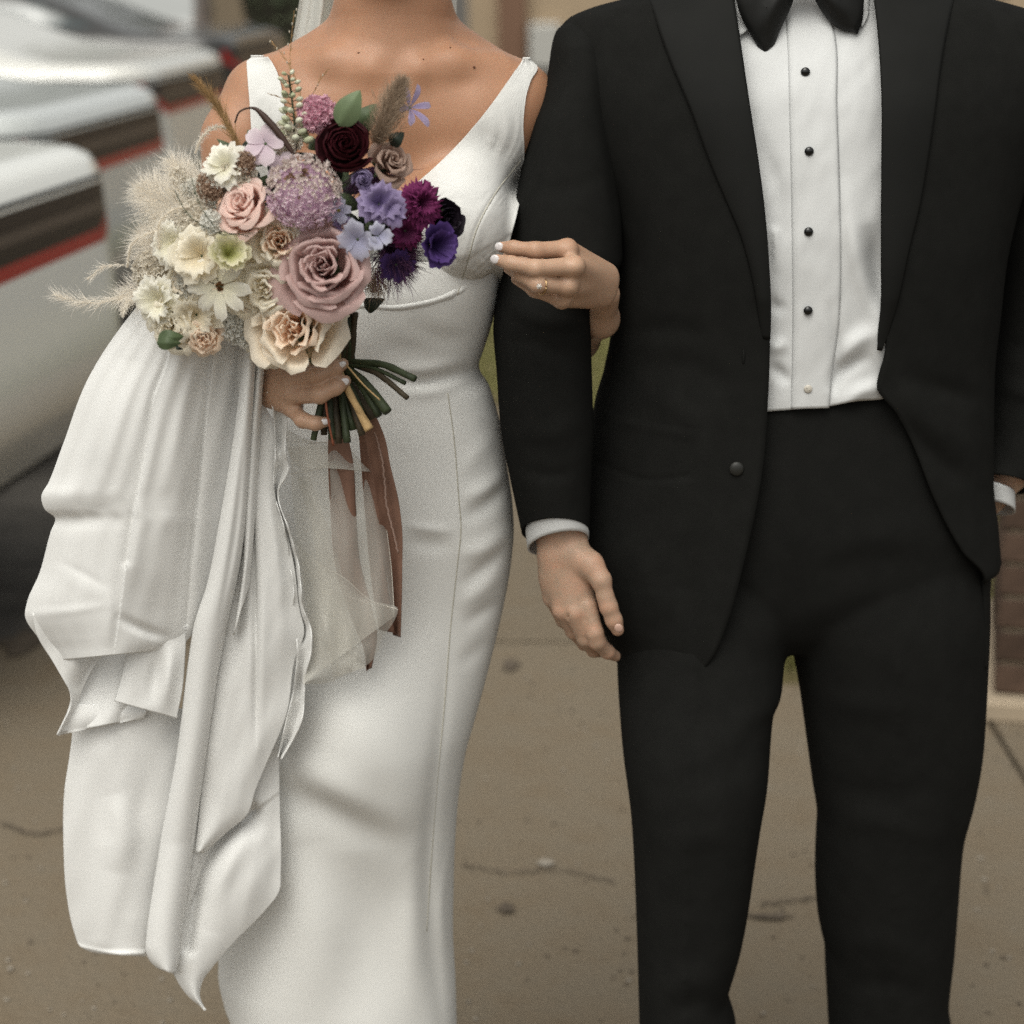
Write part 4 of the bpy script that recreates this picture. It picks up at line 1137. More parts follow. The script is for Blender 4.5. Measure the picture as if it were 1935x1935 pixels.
# right hand layers
drape('train_panel', [(440, 640), (450, 800), (448, 950), (436, 1100), (412, 1238), (394, 1371), (382, 1480), (374, 1560), (368, 1610)],
      [(497, 640), (497, 740), (505, 775), (521, 800), (522, 870), (519, 925), (543, 1010), (556, 1070), (566, 1150), (575, 1195), (559, 1240), (541, 1352), (505, 1440), (483, 1493), (468, 1538), (430, 1572), (385, 1612)], 190, 90,
      lambda u, t, px, py: 2.188 + 0.066 * t - 0.010 * np.sin(np.pi * u),
      [ridge([(474, 880), (481, 1037), (485, 1249), (484, 1420)], 8, -0.009), step([(484, 1430), (485, 1249), (481, 1037), (474, 890)], 30, 0.007), ridge([(515, 800), (512, 950), (530, 1100), (535, 1250)], 12, 0.005),
       ridge([(450, 1000), (450, 1150), (440, 1300)], 12, -0.005), soft(40, 0.003, 41), soft(18, 0.0009, 42, 0.2, 4)], parent=dress)
drape('train_panel', [(400, 1180), (380, 1300), (360, 1450), (345, 1600), (318, 1760), (318, 1810), (329, 1842), (355, 1882), (386, 1908)],
      [(520, 1180), (528, 1300), (527, 1413), (529, 1523), (531, 1645), (528, 1684), (500, 1722), (437, 1786), (400, 1830), (384, 1852), (378, 1882), (389, 1909)], 200, 100,
      lambda u, t, px, py: 2.262 - 0.010 * np.sin(np.pi * u) + 0.006 * t,
      [ridge([(478, 1530), (440, 1555), (418, 1580), (388, 1626), (368, 1700), (356, 1790)], 11, -0.013, False), ridge([(500, 1560), (455, 1600), (420, 1660), (395, 1760)], 22, 0.010),
       step([(366, 1690), (388, 1626), (418, 1580), (470, 1540)], 40, -0.010, False), ridge([(520, 1500), (480, 1650), (420, 1770)], 30, 0.004), soft(44, 0.003, 43), soft(20, 0.0009, 44)], parent=dress)
# ruffled hem
hem_b = [lambda px, py: 0.0035 * np.sin(py * 0.052) + 0.0015 * np.sin(py * 0.13 + px * 0.1), soft(24, 0.003, 45)]
drape('hem_ruffle', [(506, 740), (516, 770), (519, 800), (521, 860), (518, 925), (536, 990), (548, 1060), (556, 1125), (553, 1160), (562, 1215), (556, 1300), (540, 1370), (526, 1432)],
      [(520, 740), (539, 775), (541, 800), (538, 852), (544, 889), (526, 925), (548, 1010), (564, 1071), (568, 1110), (572, 1150), (586, 1185), (588, 1225), (577, 1276), (568, 1367), (531, 1434)], 220, 22,
      lambda u, t, px, py: 2.180 + 0.060 * t + 0.012 * np.sin(u * 4.0) , hem_b, th=0.0012, parent=dress)
# tulle underlayers
drape('tulle_layer', [(528, 800), (545, 850), (552, 930), (565, 1050), (580, 1150), (583, 1230), (572, 1292)],
      [(585, 838), (640, 838), (690, 884), (722, 962), (737, 1050), (743, 1125), (745, 1165)], 80, 80,
      lambda u, t, px, py: 2.232 - 0.020 * np.sin(np.pi * u) + 0.004 * np.sin(u * 17 + t * 3), [ridge([(570, 860), (620, 1000), (640, 1150)], 14, 0.008), soft(40, 0.006, 46)], M_TULLE, 0, dress)
drape('tulle_layer', [(540, 845), (560, 880), (572, 890), (575, 892)], [(640, 838), (684, 875), (700, 890), (640, 866)], 24, 50,
      lambda u, t, px, py: 2.214 - 0.01 * np.sin(np.pi * u), [soft(30, 0.003, 47)], M_TULLE, 0, dress)
drape('tulle_layer', [(552, 1010), (566, 1100), (578, 1200), (572, 1292)], [(596, 1064), (650, 1092), (700, 1134), (752, 1152), (742, 1178), (722, 1206), (712, 1236), (692, 1258), (660, 1272), (620, 1290), (574, 1293)], 60, 60,
      lambda u, t, px, py: 2.222 - 0.012 * np.sin(np.pi * u) + 0.02 * (1 - t), [ridge([(590, 1090), (620, 1200), (650, 1280)], 12, 0.007), ridge([(640, 1110), (660, 1180), (640, 1270)], 16, -0.006), soft(30, 0.005, 48)], M_TULLE, 0, dress)
drape('tulle_layer', [(560, 900), (590, 1000), (604, 1100), (620, 1200), (630, 1280)], [(585, 900), (622, 1000), (650, 1100), (668, 1200), (690, 1262)], 40, 20,
      lambda u, t, px, py: 2.226 + 0.006 * np.sin(u * 7), [soft(30, 0.004, 49)], M_TULLE, 0, dress)
M_HEM = mat('tulle hem', (0.72, 0.68, 0.61), 0.8, 0.1, alpha=0.75)
for q, yy in (([(585, 838), (640, 838), (690, 884), (722, 962), (737, 1050), (743, 1125), (745, 1165)], 2.231), ([(596, 1064), (650, 1092), (700, 1134), (752, 1152)], 2.221), 
              ([(545, 896), (600, 886), (640, 866), (684, 880)], 2.21), ([(668, 900), (662, 960), (664, 1010)], 2.222)):
    c_ = curve(q, 40); mb = MB(); mb.tube(W(c_[:, 0], c_[:, 1], yy), 0.00045, 5); mb.build('tulle_hem', M_HEM, dress)
# ------------------------------------------------------------------ the bouquet
BQ = W(612, 700, 2.17)
bouquet = thing('bouquet', tuple(BQ), 'round bridal bouquet of roses, ranunculus and dried grasses shading from cream to purple', 'bouquet')

def dome(px, py): return 2.075 + 0.050 * ((px - 570) / 320) ** 2 + 0.055 * ((py - 430) / 280) ** 2

def petal_mat(name, base, tip, tr=0.38, rough=0.65, var=0.06, sheen=0.0):
    return mat(name, base, rough, 0.2, var=var, vscale=90, attr='tip', acol=tip, trans=tr, objrand=0.06, bump=0.12, bscale=420, sheen=sheen)

C = lambda r, g, b: srgb(r, g, b)[:3]
PM = {
 'mauve':  petal_mat('mauve rose petal', C(182, 142, 136), C(212, 184, 180)),
 'blush':  petal_mat('blush rose petal', C(226, 184, 170), C(236, 210, 200)),
 'cream':  petal_mat('cream rose petal', C(240, 220, 192), C(243, 234, 218)),
 'peach':  petal_mat('peach petal', C(240, 204, 174), C(243, 226, 206)),
 'ivory':  petal_mat('ivory petal', C(230, 218, 190), C(243, 237, 222)),
 'white':  petal_mat('white petal', C(232, 228, 204), C(246, 243, 234)),
 'greenw': petal_mat('green white petal', C(176, 178, 104), C(232, 226, 200)),
 'taupe':  petal_mat('taupe rose petal', C(150, 118, 102), C(196, 170, 156)),
 'burg':   petal_mat('burgundy petal', C(20, 7, 9), C(58, 14, 22), 0.05, 0.55),
 'black':  petal_mat('near black petal', C(16, 12, 18), C(30, 20, 32), 0.03, 0.6),
 'mag':    petal_mat('magenta petal', C(76, 26, 58), C(124, 46, 96), 0.2),
 'purple': petal_mat('purple petal', C(44, 28, 70), C(84, 60, 122), 0.2),
 'lav':    petal_mat('lavender petal', C(118, 102, 146), C(164, 150, 186)),
 'blue':   petal_mat('pale blue petal', C(172, 172, 200), C(204, 204, 220)),
 'lilacv': petal_mat('violet grey petal', C(150, 136, 176), C(186, 172, 200)),
 'lilac':  petal_mat('lilac petal', C(206, 186, 198), C(230, 216, 222)),
 'pinkm':  petal_mat('pink lilac petal', C(200, 150, 168), C(224, 190, 204)),
}
M_LEAF = mat('leaf green', (0.075, 0.105, 0.05), 0.5, 0.3, var=0.25, vscale=60, trans=0.15)
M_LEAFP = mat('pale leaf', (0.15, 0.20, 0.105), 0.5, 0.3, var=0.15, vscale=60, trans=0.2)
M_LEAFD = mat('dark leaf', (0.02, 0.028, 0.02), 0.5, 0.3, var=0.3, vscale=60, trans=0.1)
M_STEM = mat('stem green', (0.038, 0.05, 0.024), 0.55, 0.3, var=0.4, vscale=45)
M_STEMB = mat('stem brown', (0.05, 0.038, 0.022), 0.6, 0.3, var=0.3, vscale=45)
M_TAN = mat('dried stem tan', (0.46, 0.31, 0.15), 0.7, 0.2, var=0.2, vscale=60)
M_RUST = mat('rust twig', (0.20, 0.065, 0.035), 0.6, 0.2)
M_BROWNG = mat('dried brown grass', (0.30, 0.185, 0.085), 0.8, 0.1, var=0.25, vscale=80)
M_DKBLADE = mat('dark grass blade', (0.05, 0.027, 0.02), 0.5, 0.3)
M_PAMPAS = mat('pampas fibre', (0.88, 0.82, 0.72), 0.9, 0.05, attr='tip', acol=(0.94, 0.91, 0.85), trans=0.5)
M_BUNNY = mat('bunny tail fibre', (0.24, 0.165, 0.11), 0.9, 0.1, attr='tip', acol=(0.46, 0.36, 0.27), trans=0.2)
M_DRIEDW = mat('dried white floret', (0.66, 0.60, 0.50), 0.85, 0.1, attr='tip', acol=(0.84, 0.80, 0.72), trans=0.3)
M_DRIEDB = mat('dried brown floret', (0.22, 0.13, 0.085), 0.85, 0.1, attr='tip', acol=(0.50, 0.38, 0.29), trans=0.15)
M_GYP = mat('gypsophila white', (0.66, 0.65, 0.60), 0.8, 0.1, attr='tip', acol=(0.88, 0.87, 0.82), trans=0.35)
M_BUD = mat('pale green bud', (0.40, 0.43, 0.25), 0.6, 0.2, attr='tip', acol=(0.70, 0.70, 0.56), trans=0.2)
M_SCAB = mat('lilac floret', C(212, 180, 202), 0.75, 0.1, attr='tip', acol=C(240, 234, 228), trans=0.4, var=0.1, vscale=200)
M_SCABT = mat('grey beige floret', C(206, 190, 186), 0.75, 0.1, attr='tip', acol=C(236, 228, 218), trans=0.35, var=0.1, vscale=200)
M_MUM = mat('pink floret', C(206, 150, 172), 0.75, 0.15, attr='tip', acol=C(228, 192, 200), trans=0.3, var=0.1, vscale=200)
M_EYE_B = mat('flower centre brown', (0.10, 0.045, 0.015), 0.8, 0.1, var=0.4, vscale=500)
M_EYE_Y = mat('flower centre yellow', (0.45, 0.36, 0.08), 0.8, 0.1)
M_THIST = mat('dark purple fibre', (0.030, 0.014, 0.035), 0.8, 0.1, attr='tip', acol=(0.13, 0.055, 0.115), trans=0.1)

def place(px, py, Y, tx, tz, roll=0.0):
    """object matrix: flower axis (local +Z) looks towards (tx, -1, tz)"""
    n = Vector((tx, -1.0, tz)).normalized()
    q = n.to_track_quat('Z', 'Y')
    return Matrix.Translation(Vector(W(px, py, Y))) @ q.to_matrix().to_4x4() @ Matrix.Rotation(roll, 4, 'Z')

def part(name, me, M, parent=bouquet, label=None):
    o = bpy.data.objects.new(name, me)
    COL.objects.link(o); o.parent = parent
    if parent is bouquet:
        o.matrix_parent_inverse = bouquet.matrix_basis.inverted()
    o.matrix_basis = M
    if label: o['label'] = label
    return o

def petal_grid(rf, zf, wf, nu=9, nv=8, phi=0.0, spiral=0.0, notch=0.16, ruf=0.0, rfreq=3.0, dent=0.0, seed=0, lift=0.0, tipp=0.0, skew=0.0):
    r_ = np.random.default_rng(seed)
    u = np.linspace(-1, 1, nu)[None, :]; v = np.linspace(0, 1, nv)[:, None]
    ve = v * (1 - notch * np.abs(u) ** 2.4)
    r = rf(ve) * (1 - dent * (1 - u * u) ** 2 * v) + spiral * u * v
    a = phi + u * wf(v)
    ph = r_.uniform(0, 6.28)
    wob = ruf * v ** 2.5 * (np.sin(rfreq * np.pi * u + ph) + 0.5 * np.sin(2.3 * rfreq * np.pi * u + 2 * ph))
    r = r + wob + tipp * np.clip(1 - np.abs(u) * 1.6, 0, 1) ** 1.3 * v ** 5
    a = a + skew * v ** 2
    z = zf(ve) + 0.6 * wob * np.cos(u * 4 + ph) + lift * u * v
    V = np.stack([r * np.cos(a), r * np.sin(a), np.broadcast_to(z, r.shape)], -1)
    return V, np.broadcast_to(v ** 1.5, r.shape)

def petal_obj(V, tip, m, parent, name='petal'):
    me = make_mesh(name, V, grid_faces(*V.shape[:2]), m, True, {'tip': tip})
    return part(name, me, Matrix.Identity(4), parent)

def calyx(R, m, depth=0.9):
    mb = MB()
    mb.ellipsoid((0, 0, -depth * R), (0.26 * R, 0.26 * R, 0.32 * R), seg=10, rings=6)
    for k in range(5):
        a = k * 1.2566
        q = [(0.2 * R * math.cos(a), 0.2 * R * math.sin(a), -depth * R), (0.45 * R * math.cos(a), 0.45 * R * math.sin(a), -(depth - 0.15) * R), (0.72 * R * math.cos(a), 0.72 * R * math.sin(a), -(depth - 0.1) * R)]
        mb.tube(curve(q, 6), np.array([0.09, 0.12, 0.12, 0.09, 0.05, 0.01]) * R, 5)
    return mb

def rose(name, px, py, Rpx, m, tx=0.0, tz=0.2, n=24, dY=0.0, inner=0.5, dent=0.0, openv=1.0, ruf=0.02, seed=1, curl=0.16, cup=0.55, roll=0.0, label=None, m_in=None, depth=0.75, wid=1.0):
    Y = dome(px, py) + dY
    R = Rpx * MPP(Y)
    M = place(px, py, Y, tx, tz, roll)
    mb = calyx(R, M_LEAF, depth)
    base = part(name, make_mesh(name, np.vstack(mb.V), mb.F, M_LEAF), M, bouquet, label)
    r_ = np.random.default_rng(seed)
    for i in range(n):
        f = i / (n - 1)
        rr = R * (0.07 + 0.93 * f ** 1.05 * openv)
        zt = R * (cup * (1 - f ** 2.0) - 0.12 * f ** 3)
        cl = R * curl * (0.25 + f)
        hw = (1.25 * (1 - f) + 0.78 * f) * r_.uniform(0.9, 1.1) * wid
        zb = -depth * R * (0.9 if f > .5 else 0.6)
        jz = r_.uniform(-0.09, 0.07) * R; jr = r_.uniform(0.90, 1.09)
        def rf(v, rr=rr * jr, cl=cl):
            b = 0.10 * R + (rr - 0.10 * R) * np.clip(v / 0.8, 0, 1) ** (0.55 if f > 0.4 else 0.75)
            return b + cl * np.clip((v - 0.72) / 0.28, 0, 1) ** 2
        def zf(v, zt=zt + jz, zb=zb, cl=cl):
            return zb + (zt - zb) * np.sin(np.clip(v / 0.88, 0, 1) * np.pi / 2) ** 1.1 - cl * 0.75 * np.clip((v - 0.78) / 0.22, 0, 1) ** 2
        wf = lambda v, hw=hw: hw * (0.35 + 0.65 * np.sin(np.clip(0.15 + v * 0.62, 0, 1) * np.pi / 1.35))
        V, tip = petal_grid(rf, zf, wf, 11 if f > .35 else 9, 9, i * 2.39996 + r_.uniform(-.45, .45), R * 0.035 * (1 if f < .5 else 1.2), r_.uniform(0.12, 0.24), ruf * R, r_.uniform(1.5, 2.6), dent * (1 - f) ** 0.6, seed * 100 + i, r_.uniform(-.08, .08) * R, tipp=R * 0.07 * f * (ruf > 0.014), skew=r_.uniform(-.18, .18))
        petal_obj(V, tip, (m_in if m_in and f < 0.55 else m), base)
    return base

def open_flower(name, px, py, Rpx, m, npet, tx=0, tz=0.1, dY=0.0, hw=0.42, cupz=0.15, ruf=0.04, seed=3, eye=None, eyeR=0.16, roll=0.0, label=None, layers=1, notch=0.3, droop=0.15, rf_pow=0.9, eye_h=0.1, rfreq=3.0):
    Y = dome(px, py) + dY; R = Rpx * MPP(Y)
    M = place(px, py, Y, tx, tz, roll)
    mb = MB()
    mb.ellipsoid((0, 0, -0.05 * R), (0.10 * R, 0.10 * R, 0.12 * R), m=1, seg=8, rings=5)
    r_ = np.random.default_rng(seed)
    if eye:
        for k in range(46):
            a, q = r_.uniform(0, 6.28), eyeR * R * math.sqrt(r_.uniform(0, 1))
            h = eye_h * R * (1 - 0.5 * (q / (eyeR * R)) ** 2) * r_.uniform(0.7, 1.2)
            mb.tube([(q * .6 * math.cos(a), q * .6 * math.sin(a), -0.02 * R), (q * math.cos(a), q * math.sin(a), h)], [0.012 * R, 0.022 * R], 4)
    base = part(name, make_mesh(name, np.vstack(mb.V), mb.F, [eye or M_LEAF, M_LEAF], mi=mb.mi), M, bouquet, label)
    for L in range(layers):
        for i in range(npet):
            sc = (1 - 0.22 * L) * r_.uniform(0.88, 1.08)
            cz = cupz + 0.28 * L
            rf = lambda v, sc=sc: R * sc * v ** rf_pow * (1 - 0.10 * np.clip(v - .7, 0, 1))
            zf = lambda v, cz=cz: R * (cz * np.sin(v * np.pi * 0.5) - droop * v ** 3)
            wf = lambda v: hw * (0.80 + 0.28 * np.sin(np.pi * v * 0.9))
            V, tip = petal_grid(rf, zf, wf, 9, 9, (i + 0.5 * L + r_.uniform(-.1, .1)) * 2 * np.pi / npet, 0, notch, ruf * R, rfreq * r_.uniform(.8, 1.2), 0, seed * 50 + i + 20 * L, r_.uniform(-.1, .1) * R)
            petal_obj(V, tip, m, base)
    return base

def florets(name, px, py, Rpx, n, m, tx=0, tz=0.1, dY=0.0, fl=0.13, flat=0.7, seed=5, spots=(), kind='stuff', lobes=5, spread=1.0, grad=None, label=None, core=None, m_top=None):
    """dense head of tiny cupped florets (scabiosa, statice, gypsophila): too many to count, one part"""
    Y = dome(px, py) + dY; R = Rpx * MPP(Y)
    r_ = np.random.default_rng(seed)
    mb = MB()
    mb.ellipsoid((0, 0, -0.15 * R), (0.80 * R * spread, 0.80 * R * spread, 0.72 * R * flat), m=1, seg=16, rings=10, a=0.0)
    g = math.pi * (3 - math.sqrt(5))
    for i in range(n):
        q = (i + .5) / n
        ct = 1 - q * 1.15
        st = math.sqrt(max(0, 1 - ct * ct)); a = i * g + r_.uniform(-.2, .2)
        d = np.array([st * math.cos(a), st * math.sin(a), ct])
        j = r_.uniform(0.90, 1.10)
        c = d * R * np.array([spread, spread, flat]) * j * 0.94
        sp = any((c[0] / R - s[0]) ** 2 + (c[1] / R - s[1]) ** 2 < s[2] ** 2 for s in spots)
        if sp: c *= 0.82
        nrm = d + r_.normal(0, .25, 3); nrm /= np.linalg.norm(nrm)
        t1 = np.cross(nrm, [0.3, 0.5, 0.8]); t1 /= np.linalg.norm(t1); t2 = np.cross(nrm, t1)
        s_ = fl * R * r_.uniform(0.7, 1.25) * (1.0 + 0.5 * q if grad else 1.0)
        V = [c - nrm * s_ * 0.7]; F = []; at = [0.0]
        for k in range(2 * lobes):
            aa = math.pi * k / lobes + r_.uniform(-.15, .15); rad = s_ * (0.85 if k % 2 == 0 else 0.5)
            V.append(c + (t1 * math.cos(aa) + t2 * math.sin(aa)) * rad + nrm * s_ * (0.22 if k % 2 == 0 else 0.05) * r_.uniform(.3, 1.7)); at.append(r_.uniform(0.35, 1.0))
        nl = 2 * lobes
        F = [[0, 1 + k, 1 + (k + 1) % nl] for k in range(nl)]
        at = np.array(at)
        if grad is not None: at = at * (1 - q) ** 0.6
        if sp: at = at * 0.2
        mb.add(V, F, 2 if sp else (3 if m_top and c[1] > R * r_.uniform(-0.35, 0.15) else 0), at)
    M = place(px, py, Y, tx, tz)
    me = make_mesh(name, np.vstack(mb.V), mb.F, [m, core or m, M_DRIEDB] + ([m_top] if m_top else []), False, {'tip': np.concatenate(mb.A)}, mb.mi)
    o = part(name, me, M, bouquet, label); o['kind'] = kind
    return o

def fibres(name, spine, rad, n, L, m, seed=6, spreadang=0.5, w=0.0003, droop=0.0, stem=None, kinds='stuff', label=None, tipfrac=0.15, barbs=0, curl=0.25):
    """feathery plume along a spine of photo points (px, py, Y): many fine curved hairs, one part"""
    r_ = np.random.default_rng(seed)
    S = np.array([W(a, b, c) for a, b, c in spine]); S = curve(S, 40)
    T = np.gradient(S, axis=0); T /= np.linalg.norm(T, axis=1)[:, None]
    mb = MB()
    if stem: mb.tube(S, stem, 6, a=0.0)
    Vs, Fs, As = [], [], []
    k = 0
    for i in range(n):
        t = r_.uniform(0, 1); j = int(t * 39)
        prof = math.sin(math.pi * min(0.06 + t * 0.94, 1)) ** 0.6 if rad > 0 else 1
        d = r_.normal(0, 1, 3); d -= T[j] * (d @ T[j]); d /= np.linalg.norm(d) + 1e-9
        o0 = S[j] + d * rad * prof * abs(r_.normal(0, 0.45))
        dirn = T[j] * math.cos(spreadang) + d * math.sin(spreadang) + r_.normal(0, .22, 3)
        dirn /= np.linalg.norm(dirn)
        Lx = L * r_.uniform(0.5, 1.25) * (0.55 + 0.45 * prof)
        side = np.cross(dirn, [0.1, -1, 0.1]); side /= np.linalg.norm(side) + 1e-9
        bend = r_.normal(0, curl, 3); p = []
        m_ = 4
        for q in range(m_):
            s_ = q / (m_ - 1)
            c = o0 + dirn * Lx * s_ + bend * Lx * s_ * s_ * 0.5 + np.array([0, 0, -droop]) * Lx * s_ * s_
            ww = w * (1 - 0.85 * s_)
            p += [c - side * ww, c + side * ww]
        Vs += p; Fs += [[k + 2 * q, k + 2 * q + 1, k + 2 * q + 3, k + 2 * q + 2] for q in range(m_ - 1)]
        As += [r_.uniform(0, .5) + 0.5 * (q // 2) / 3 for q in range(2 * m_)]
        k += 2 * m_
    mb.add(np.array(Vs), np.array(Fs), 0, np.array(As))
    me = make_mesh(name, np.vstack(mb.V), mb.F, m, False, {'tip': np.concatenate(mb.A)})
    o = link(bpy.data.objects.new(name, me), bouquet); o['kind'] = kinds
    if label: o['label'] = label
    return o

def leaf(px0, py0, px1, py1, wpx, Y, m=None, fold=0.25, name='leaf', bend=0.01, side=0.0, label=None, dY=0.0):
    a, b = W(px0, py0, Y), W(px1, py1, Y + dY)
    ax = b - a; L = np.linalg.norm(ax); ax = ax / L
    n = np.array([side, -1, 0.15]); n -= ax * (n @ ax); n /= np.linalg.norm(n); s_ = np.cross(ax, n)
    nu, nv = 9, 14
    u = np.linspace(-1, 1, nu)[None, :]; v = np.linspace(0, 1, nv)[:, None]
    w_ = wpx * MPP(Y) * np.sin(np.pi * v ** 0.8) ** 0.75 * (1 - 0.25 * v) * 0.5
    veins = 0.02 * w_ * np.sin(v * 46 - np.abs(u) * 9)
    P = a + ax * (v * L)[..., None] + s_ * (u * w_)[..., None] + n * (-fold * np.abs(u) * w_ * 1.0 + bend * np.sin(np.pi * v) + veins)[..., None]
    o = obj(name, P, grid_faces(nv, nu), m or M_LEAF, bouquet)
    if label: o['label'] = label
    return o

def stem(pts, r, m=None, name='stem', label=None):
    P = curve(np.array([W(a, b, c) for a, b, c in pts]), 18)
    mb = MB()
    k = np.random.default_rng(int(abs(pts[-1][0] * 7 + pts[-1][1]))).uniform(-1, 1, 18)
    mb.tube(P, r * (1 + 0.10 * k), 9)
    o = mb.build(name, m or M_STEM, bouquet)
    if label: o['label'] = label
    return o

# ---- the large blooms
rose('rose', 614, 506, 92, PM['mauve'], -0.10, 0.30, 26, -0.012, dent=0.45, seed=11, ruf=0.02, cup=0.50, label='large mauve rose at the front of the bouquet')
rose('rose', 462, 388, 66, PM['blush'], -0.50, 0.75, 24, -0.004, seed=12, cup=0.35, ruf=0.015, openv=0.85, depth=1.25, label='blush pink rose tilted up to the left')
rose('rose', 556, 622, 90, PM['cream'], -0.20, 0.25, 20, -0.012, dent=0.3, seed=13, ruf=0.05, cup=0.42, m_in=PM['peach'], label='creamy garden rose with a peach heart')
rose('rose', 528, 456, 58, PM['ivory'], 0.05, 0.25, 20, 0.004, dent=0.5, seed=14, ruf=0.04, cup=0.45, m_in=PM['peach'], label='small cream rose beside the mauve one')
rose('rose', 508, 546, 70, PM['ivory'], -0.30, 0.0, 18, 0.006, seed=15, ruf=0.05, cup=0.4, label='ivory rose tucked behind the front blooms')
rose('rose', 322, 612, 52, PM['ivory'], -0.45, -0.1, 20, -0.012, seed=16, ruf=0.06, cup=0.35, label='pale ivory rose at the lower edge')
rose('rose', 386, 637, 38, PM['peach'], -0.05, -0.15, 18, -0.010, seed=17, ruf=0.06, cup=0.55, openv=0.9, label='small round peach rose')
rose('rose', 740, 306, 42, PM['taupe'], 0.55, 0.45, 16, 0.0, seed=18, ruf=0.03, cup=0.5, openv=0.9, depth=1.1, label='taupe rose under the bunny tail')
rose('ranunculus', 652, 272, 56, PM['burg'], 0.05, 0.50, 34, -0.018, seed=19, ruf=0.015, cup=0.10, curl=-0.12, depth=0.8, label='dark burgundy ranunculus')
rose('ranunculus', 846, 416, 42, PM['black'], 0.75, 0.1, 20, 0.0, seed=20, ruf=0.03, cup=0.3, curl=-0.05, label='near black ranunculus at the right edge')
rose('ranunculus', 686, 340, 24, PM['lav'], 0.15, 0.2, 18, -0.016, seed=21, cup=0.45, curl=-0.15, openv=0.9, label='small lilac ranunculus bud')
florets('scabiosa', 573, 362, 68, 420, M_SCAB, -0.05, 0.25, -0.010, fl=0.085, flat=0.62, seed=22, spots=((-0.38, 0.36, 0.16), (0.16, 0.50, 0.18), (-0.02, -0.22, 0.09)), grad=True, m_top=M_SCABT, label='lilac pincushion flower')
florets('pincushion_flower', 600, 216, 36, 150, M_MUM, -0.1, 0.6, 0.02, fl=0.24, flat=0.7, seed=23, label='pink lilac flower at the top')
open_flower('cosmos', 416, 541, 62, PM['white'], 8, -0.25, 0.05, -0.016, hw=0.36, cupz=0.16, seed=24, eye=M_EYE_B, eyeR=0.15, notch=0.34, label='white cosmos with a brown eye')
open_flower('lisianthus', 430, 482, 40, PM['greenw'], 6, 0.3, 0.35, -0.012, hw=0.75, cupz=0.75, ruf=0.06, seed=25, eye=M_EYE_Y, eyeR=0.15, layers=2, droop=0.0, label='greenish white lisianthus')
open_flower('lisianthus', 382, 484, 58, PM['ivory'], 6, -0.2, 0.2, 0.000, hw=0.75, cupz=0.5, ruf=0.07, seed=26, layers=2, label='ruffled ivory lisianthus')
open_flower('lisianthus', 812, 463, 44, PM['purple'], 6, 0.75, 0.1, 0.0, hw=0.78, cupz=0.75, ruf=0.05, seed=27, eye=M_EYE_Y, eyeR=0.12, layers=2, droop=0.0, label='violet lisianthus with a yellow eye')
open_flower('sweet_pea', 716, 386, 46, PM['lav'], 5, 0.2, 0.3, -0.010, hw=0.85, cupz=0.5, ruf=0.10, seed=28, layers=2, label='lavender sweet pea')
open_flower('sweet_pea', 738, 396, 30, PM['lav'], 4, 0.45, 0.0, -0.020, hw=0.9, cupz=0.7, ruf=0.12, seed=29)
open_flower('sweet_pea', 676, 452, 40, PM['blue'], 4, -0.2, -0.25, -0.022, hw=0.85, cupz=0.3, ruf=0.09, seed=30, label='pale blue sweet pea')
open_flower('sweet_pea', 714, 446, 26, PM['blue'], 3, 0.4, 0.15, -0.026, hw=0.9, cupz=0.5, ruf=0.09, seed=31)
open_flower('carnation', 790, 386, 46, PM['mag'], 12, 0.55, 0.25, 0.0, hw=0.45, cupz=0.25, ruf=0.14, seed=32, layers=3, rfreq=5, label='magenta carnation')
open_flower('carnation', 765, 436, 36, PM['mag'], 11, 0.4, -0.1, 0.006, hw=0.45, cupz=0.3, ruf=0.14, seed=33, layers=2, rfreq=5)
open_flower('orchid', 502, 272, 42, PM['lilac'], 5, -0.15, 0.5, 0.010, hw=0.62, cupz=0.22, ruf=0.03, seed=34, label='pale lilac orchid bloom')
open_flower('orchid', 470, 300, 32, PM['lilac'], 5, -0.35, 0.3, 0.012, hw=0.62, cupz=0.22, ruf=0.03, seed=35)
open_flower('clematis', 774, 204, 44, PM['lilacv'], 6, 0.95, 0.45, 0.010, hw=0.36, cupz=0.45, ruf=0.03, seed=36, notch=0.62, label='pale violet clematis at the top right')
open_flower('stock', 640, 398, 26, PM['blue'], 5, 0.0, 0.1, 0.0, hw=0.6, cupz=0.2, ruf=0.06, seed=37, eye=M_EYE_Y, eyeR=0.12)
open_flower('stock', 648, 430, 22, PM['lav'], 5, 0.1, -0.1, 0.004, hw=0.6, cupz=0.2, ruf=0.06, seed=38)
open_flower('sweet_pea', 748, 500, 38, PM['purple'], 5, 0.4, -0.4, 0.016, hw=0.7, cupz=0.35, ruf=0.1, seed=39)
open_flower('dried_petal', 606, 660, 30, petal_mat('dried beige petal', C(150, 128, 96), C(190, 172, 142)), 4, 0.35, -0.3, -0.004, hw=0.8, cupz=0.4, ruf=0.12, seed=40)
open_flower('sweet_pea', 636, 574, 44, PM['ivory'], 5, 0.5, -0.3, 0.022, hw=0.7, cupz=0.3, ruf=0.06, seed=41)
open_flower('freesia', 560, 665, 42, PM['ivory'], 4, -0.1, -0.55, 0.012, hw=0.75, cupz=0.25, ruf=0.04, seed=42)
open_flower('freesia', 352, 585, 40, PM['white'], 6, -0.3, 0.1, 0.016, hw=0.5, cupz=0.2, ruf=0.08, seed=43, layers=2)
open_flower('lisianthus', 336, 462, 48, PM['white'], 6, -0.4, 0.2, 0.008, hw=0.6, cupz=0.4, ruf=0.09, seed=44, layers=2)
open_flower('lisianthus', 308, 566, 54, PM['white'], 6, -0.5, 0.0, 0.002, hw=0.6, cupz=0.4, ruf=0.09, seed=45, layers=2)
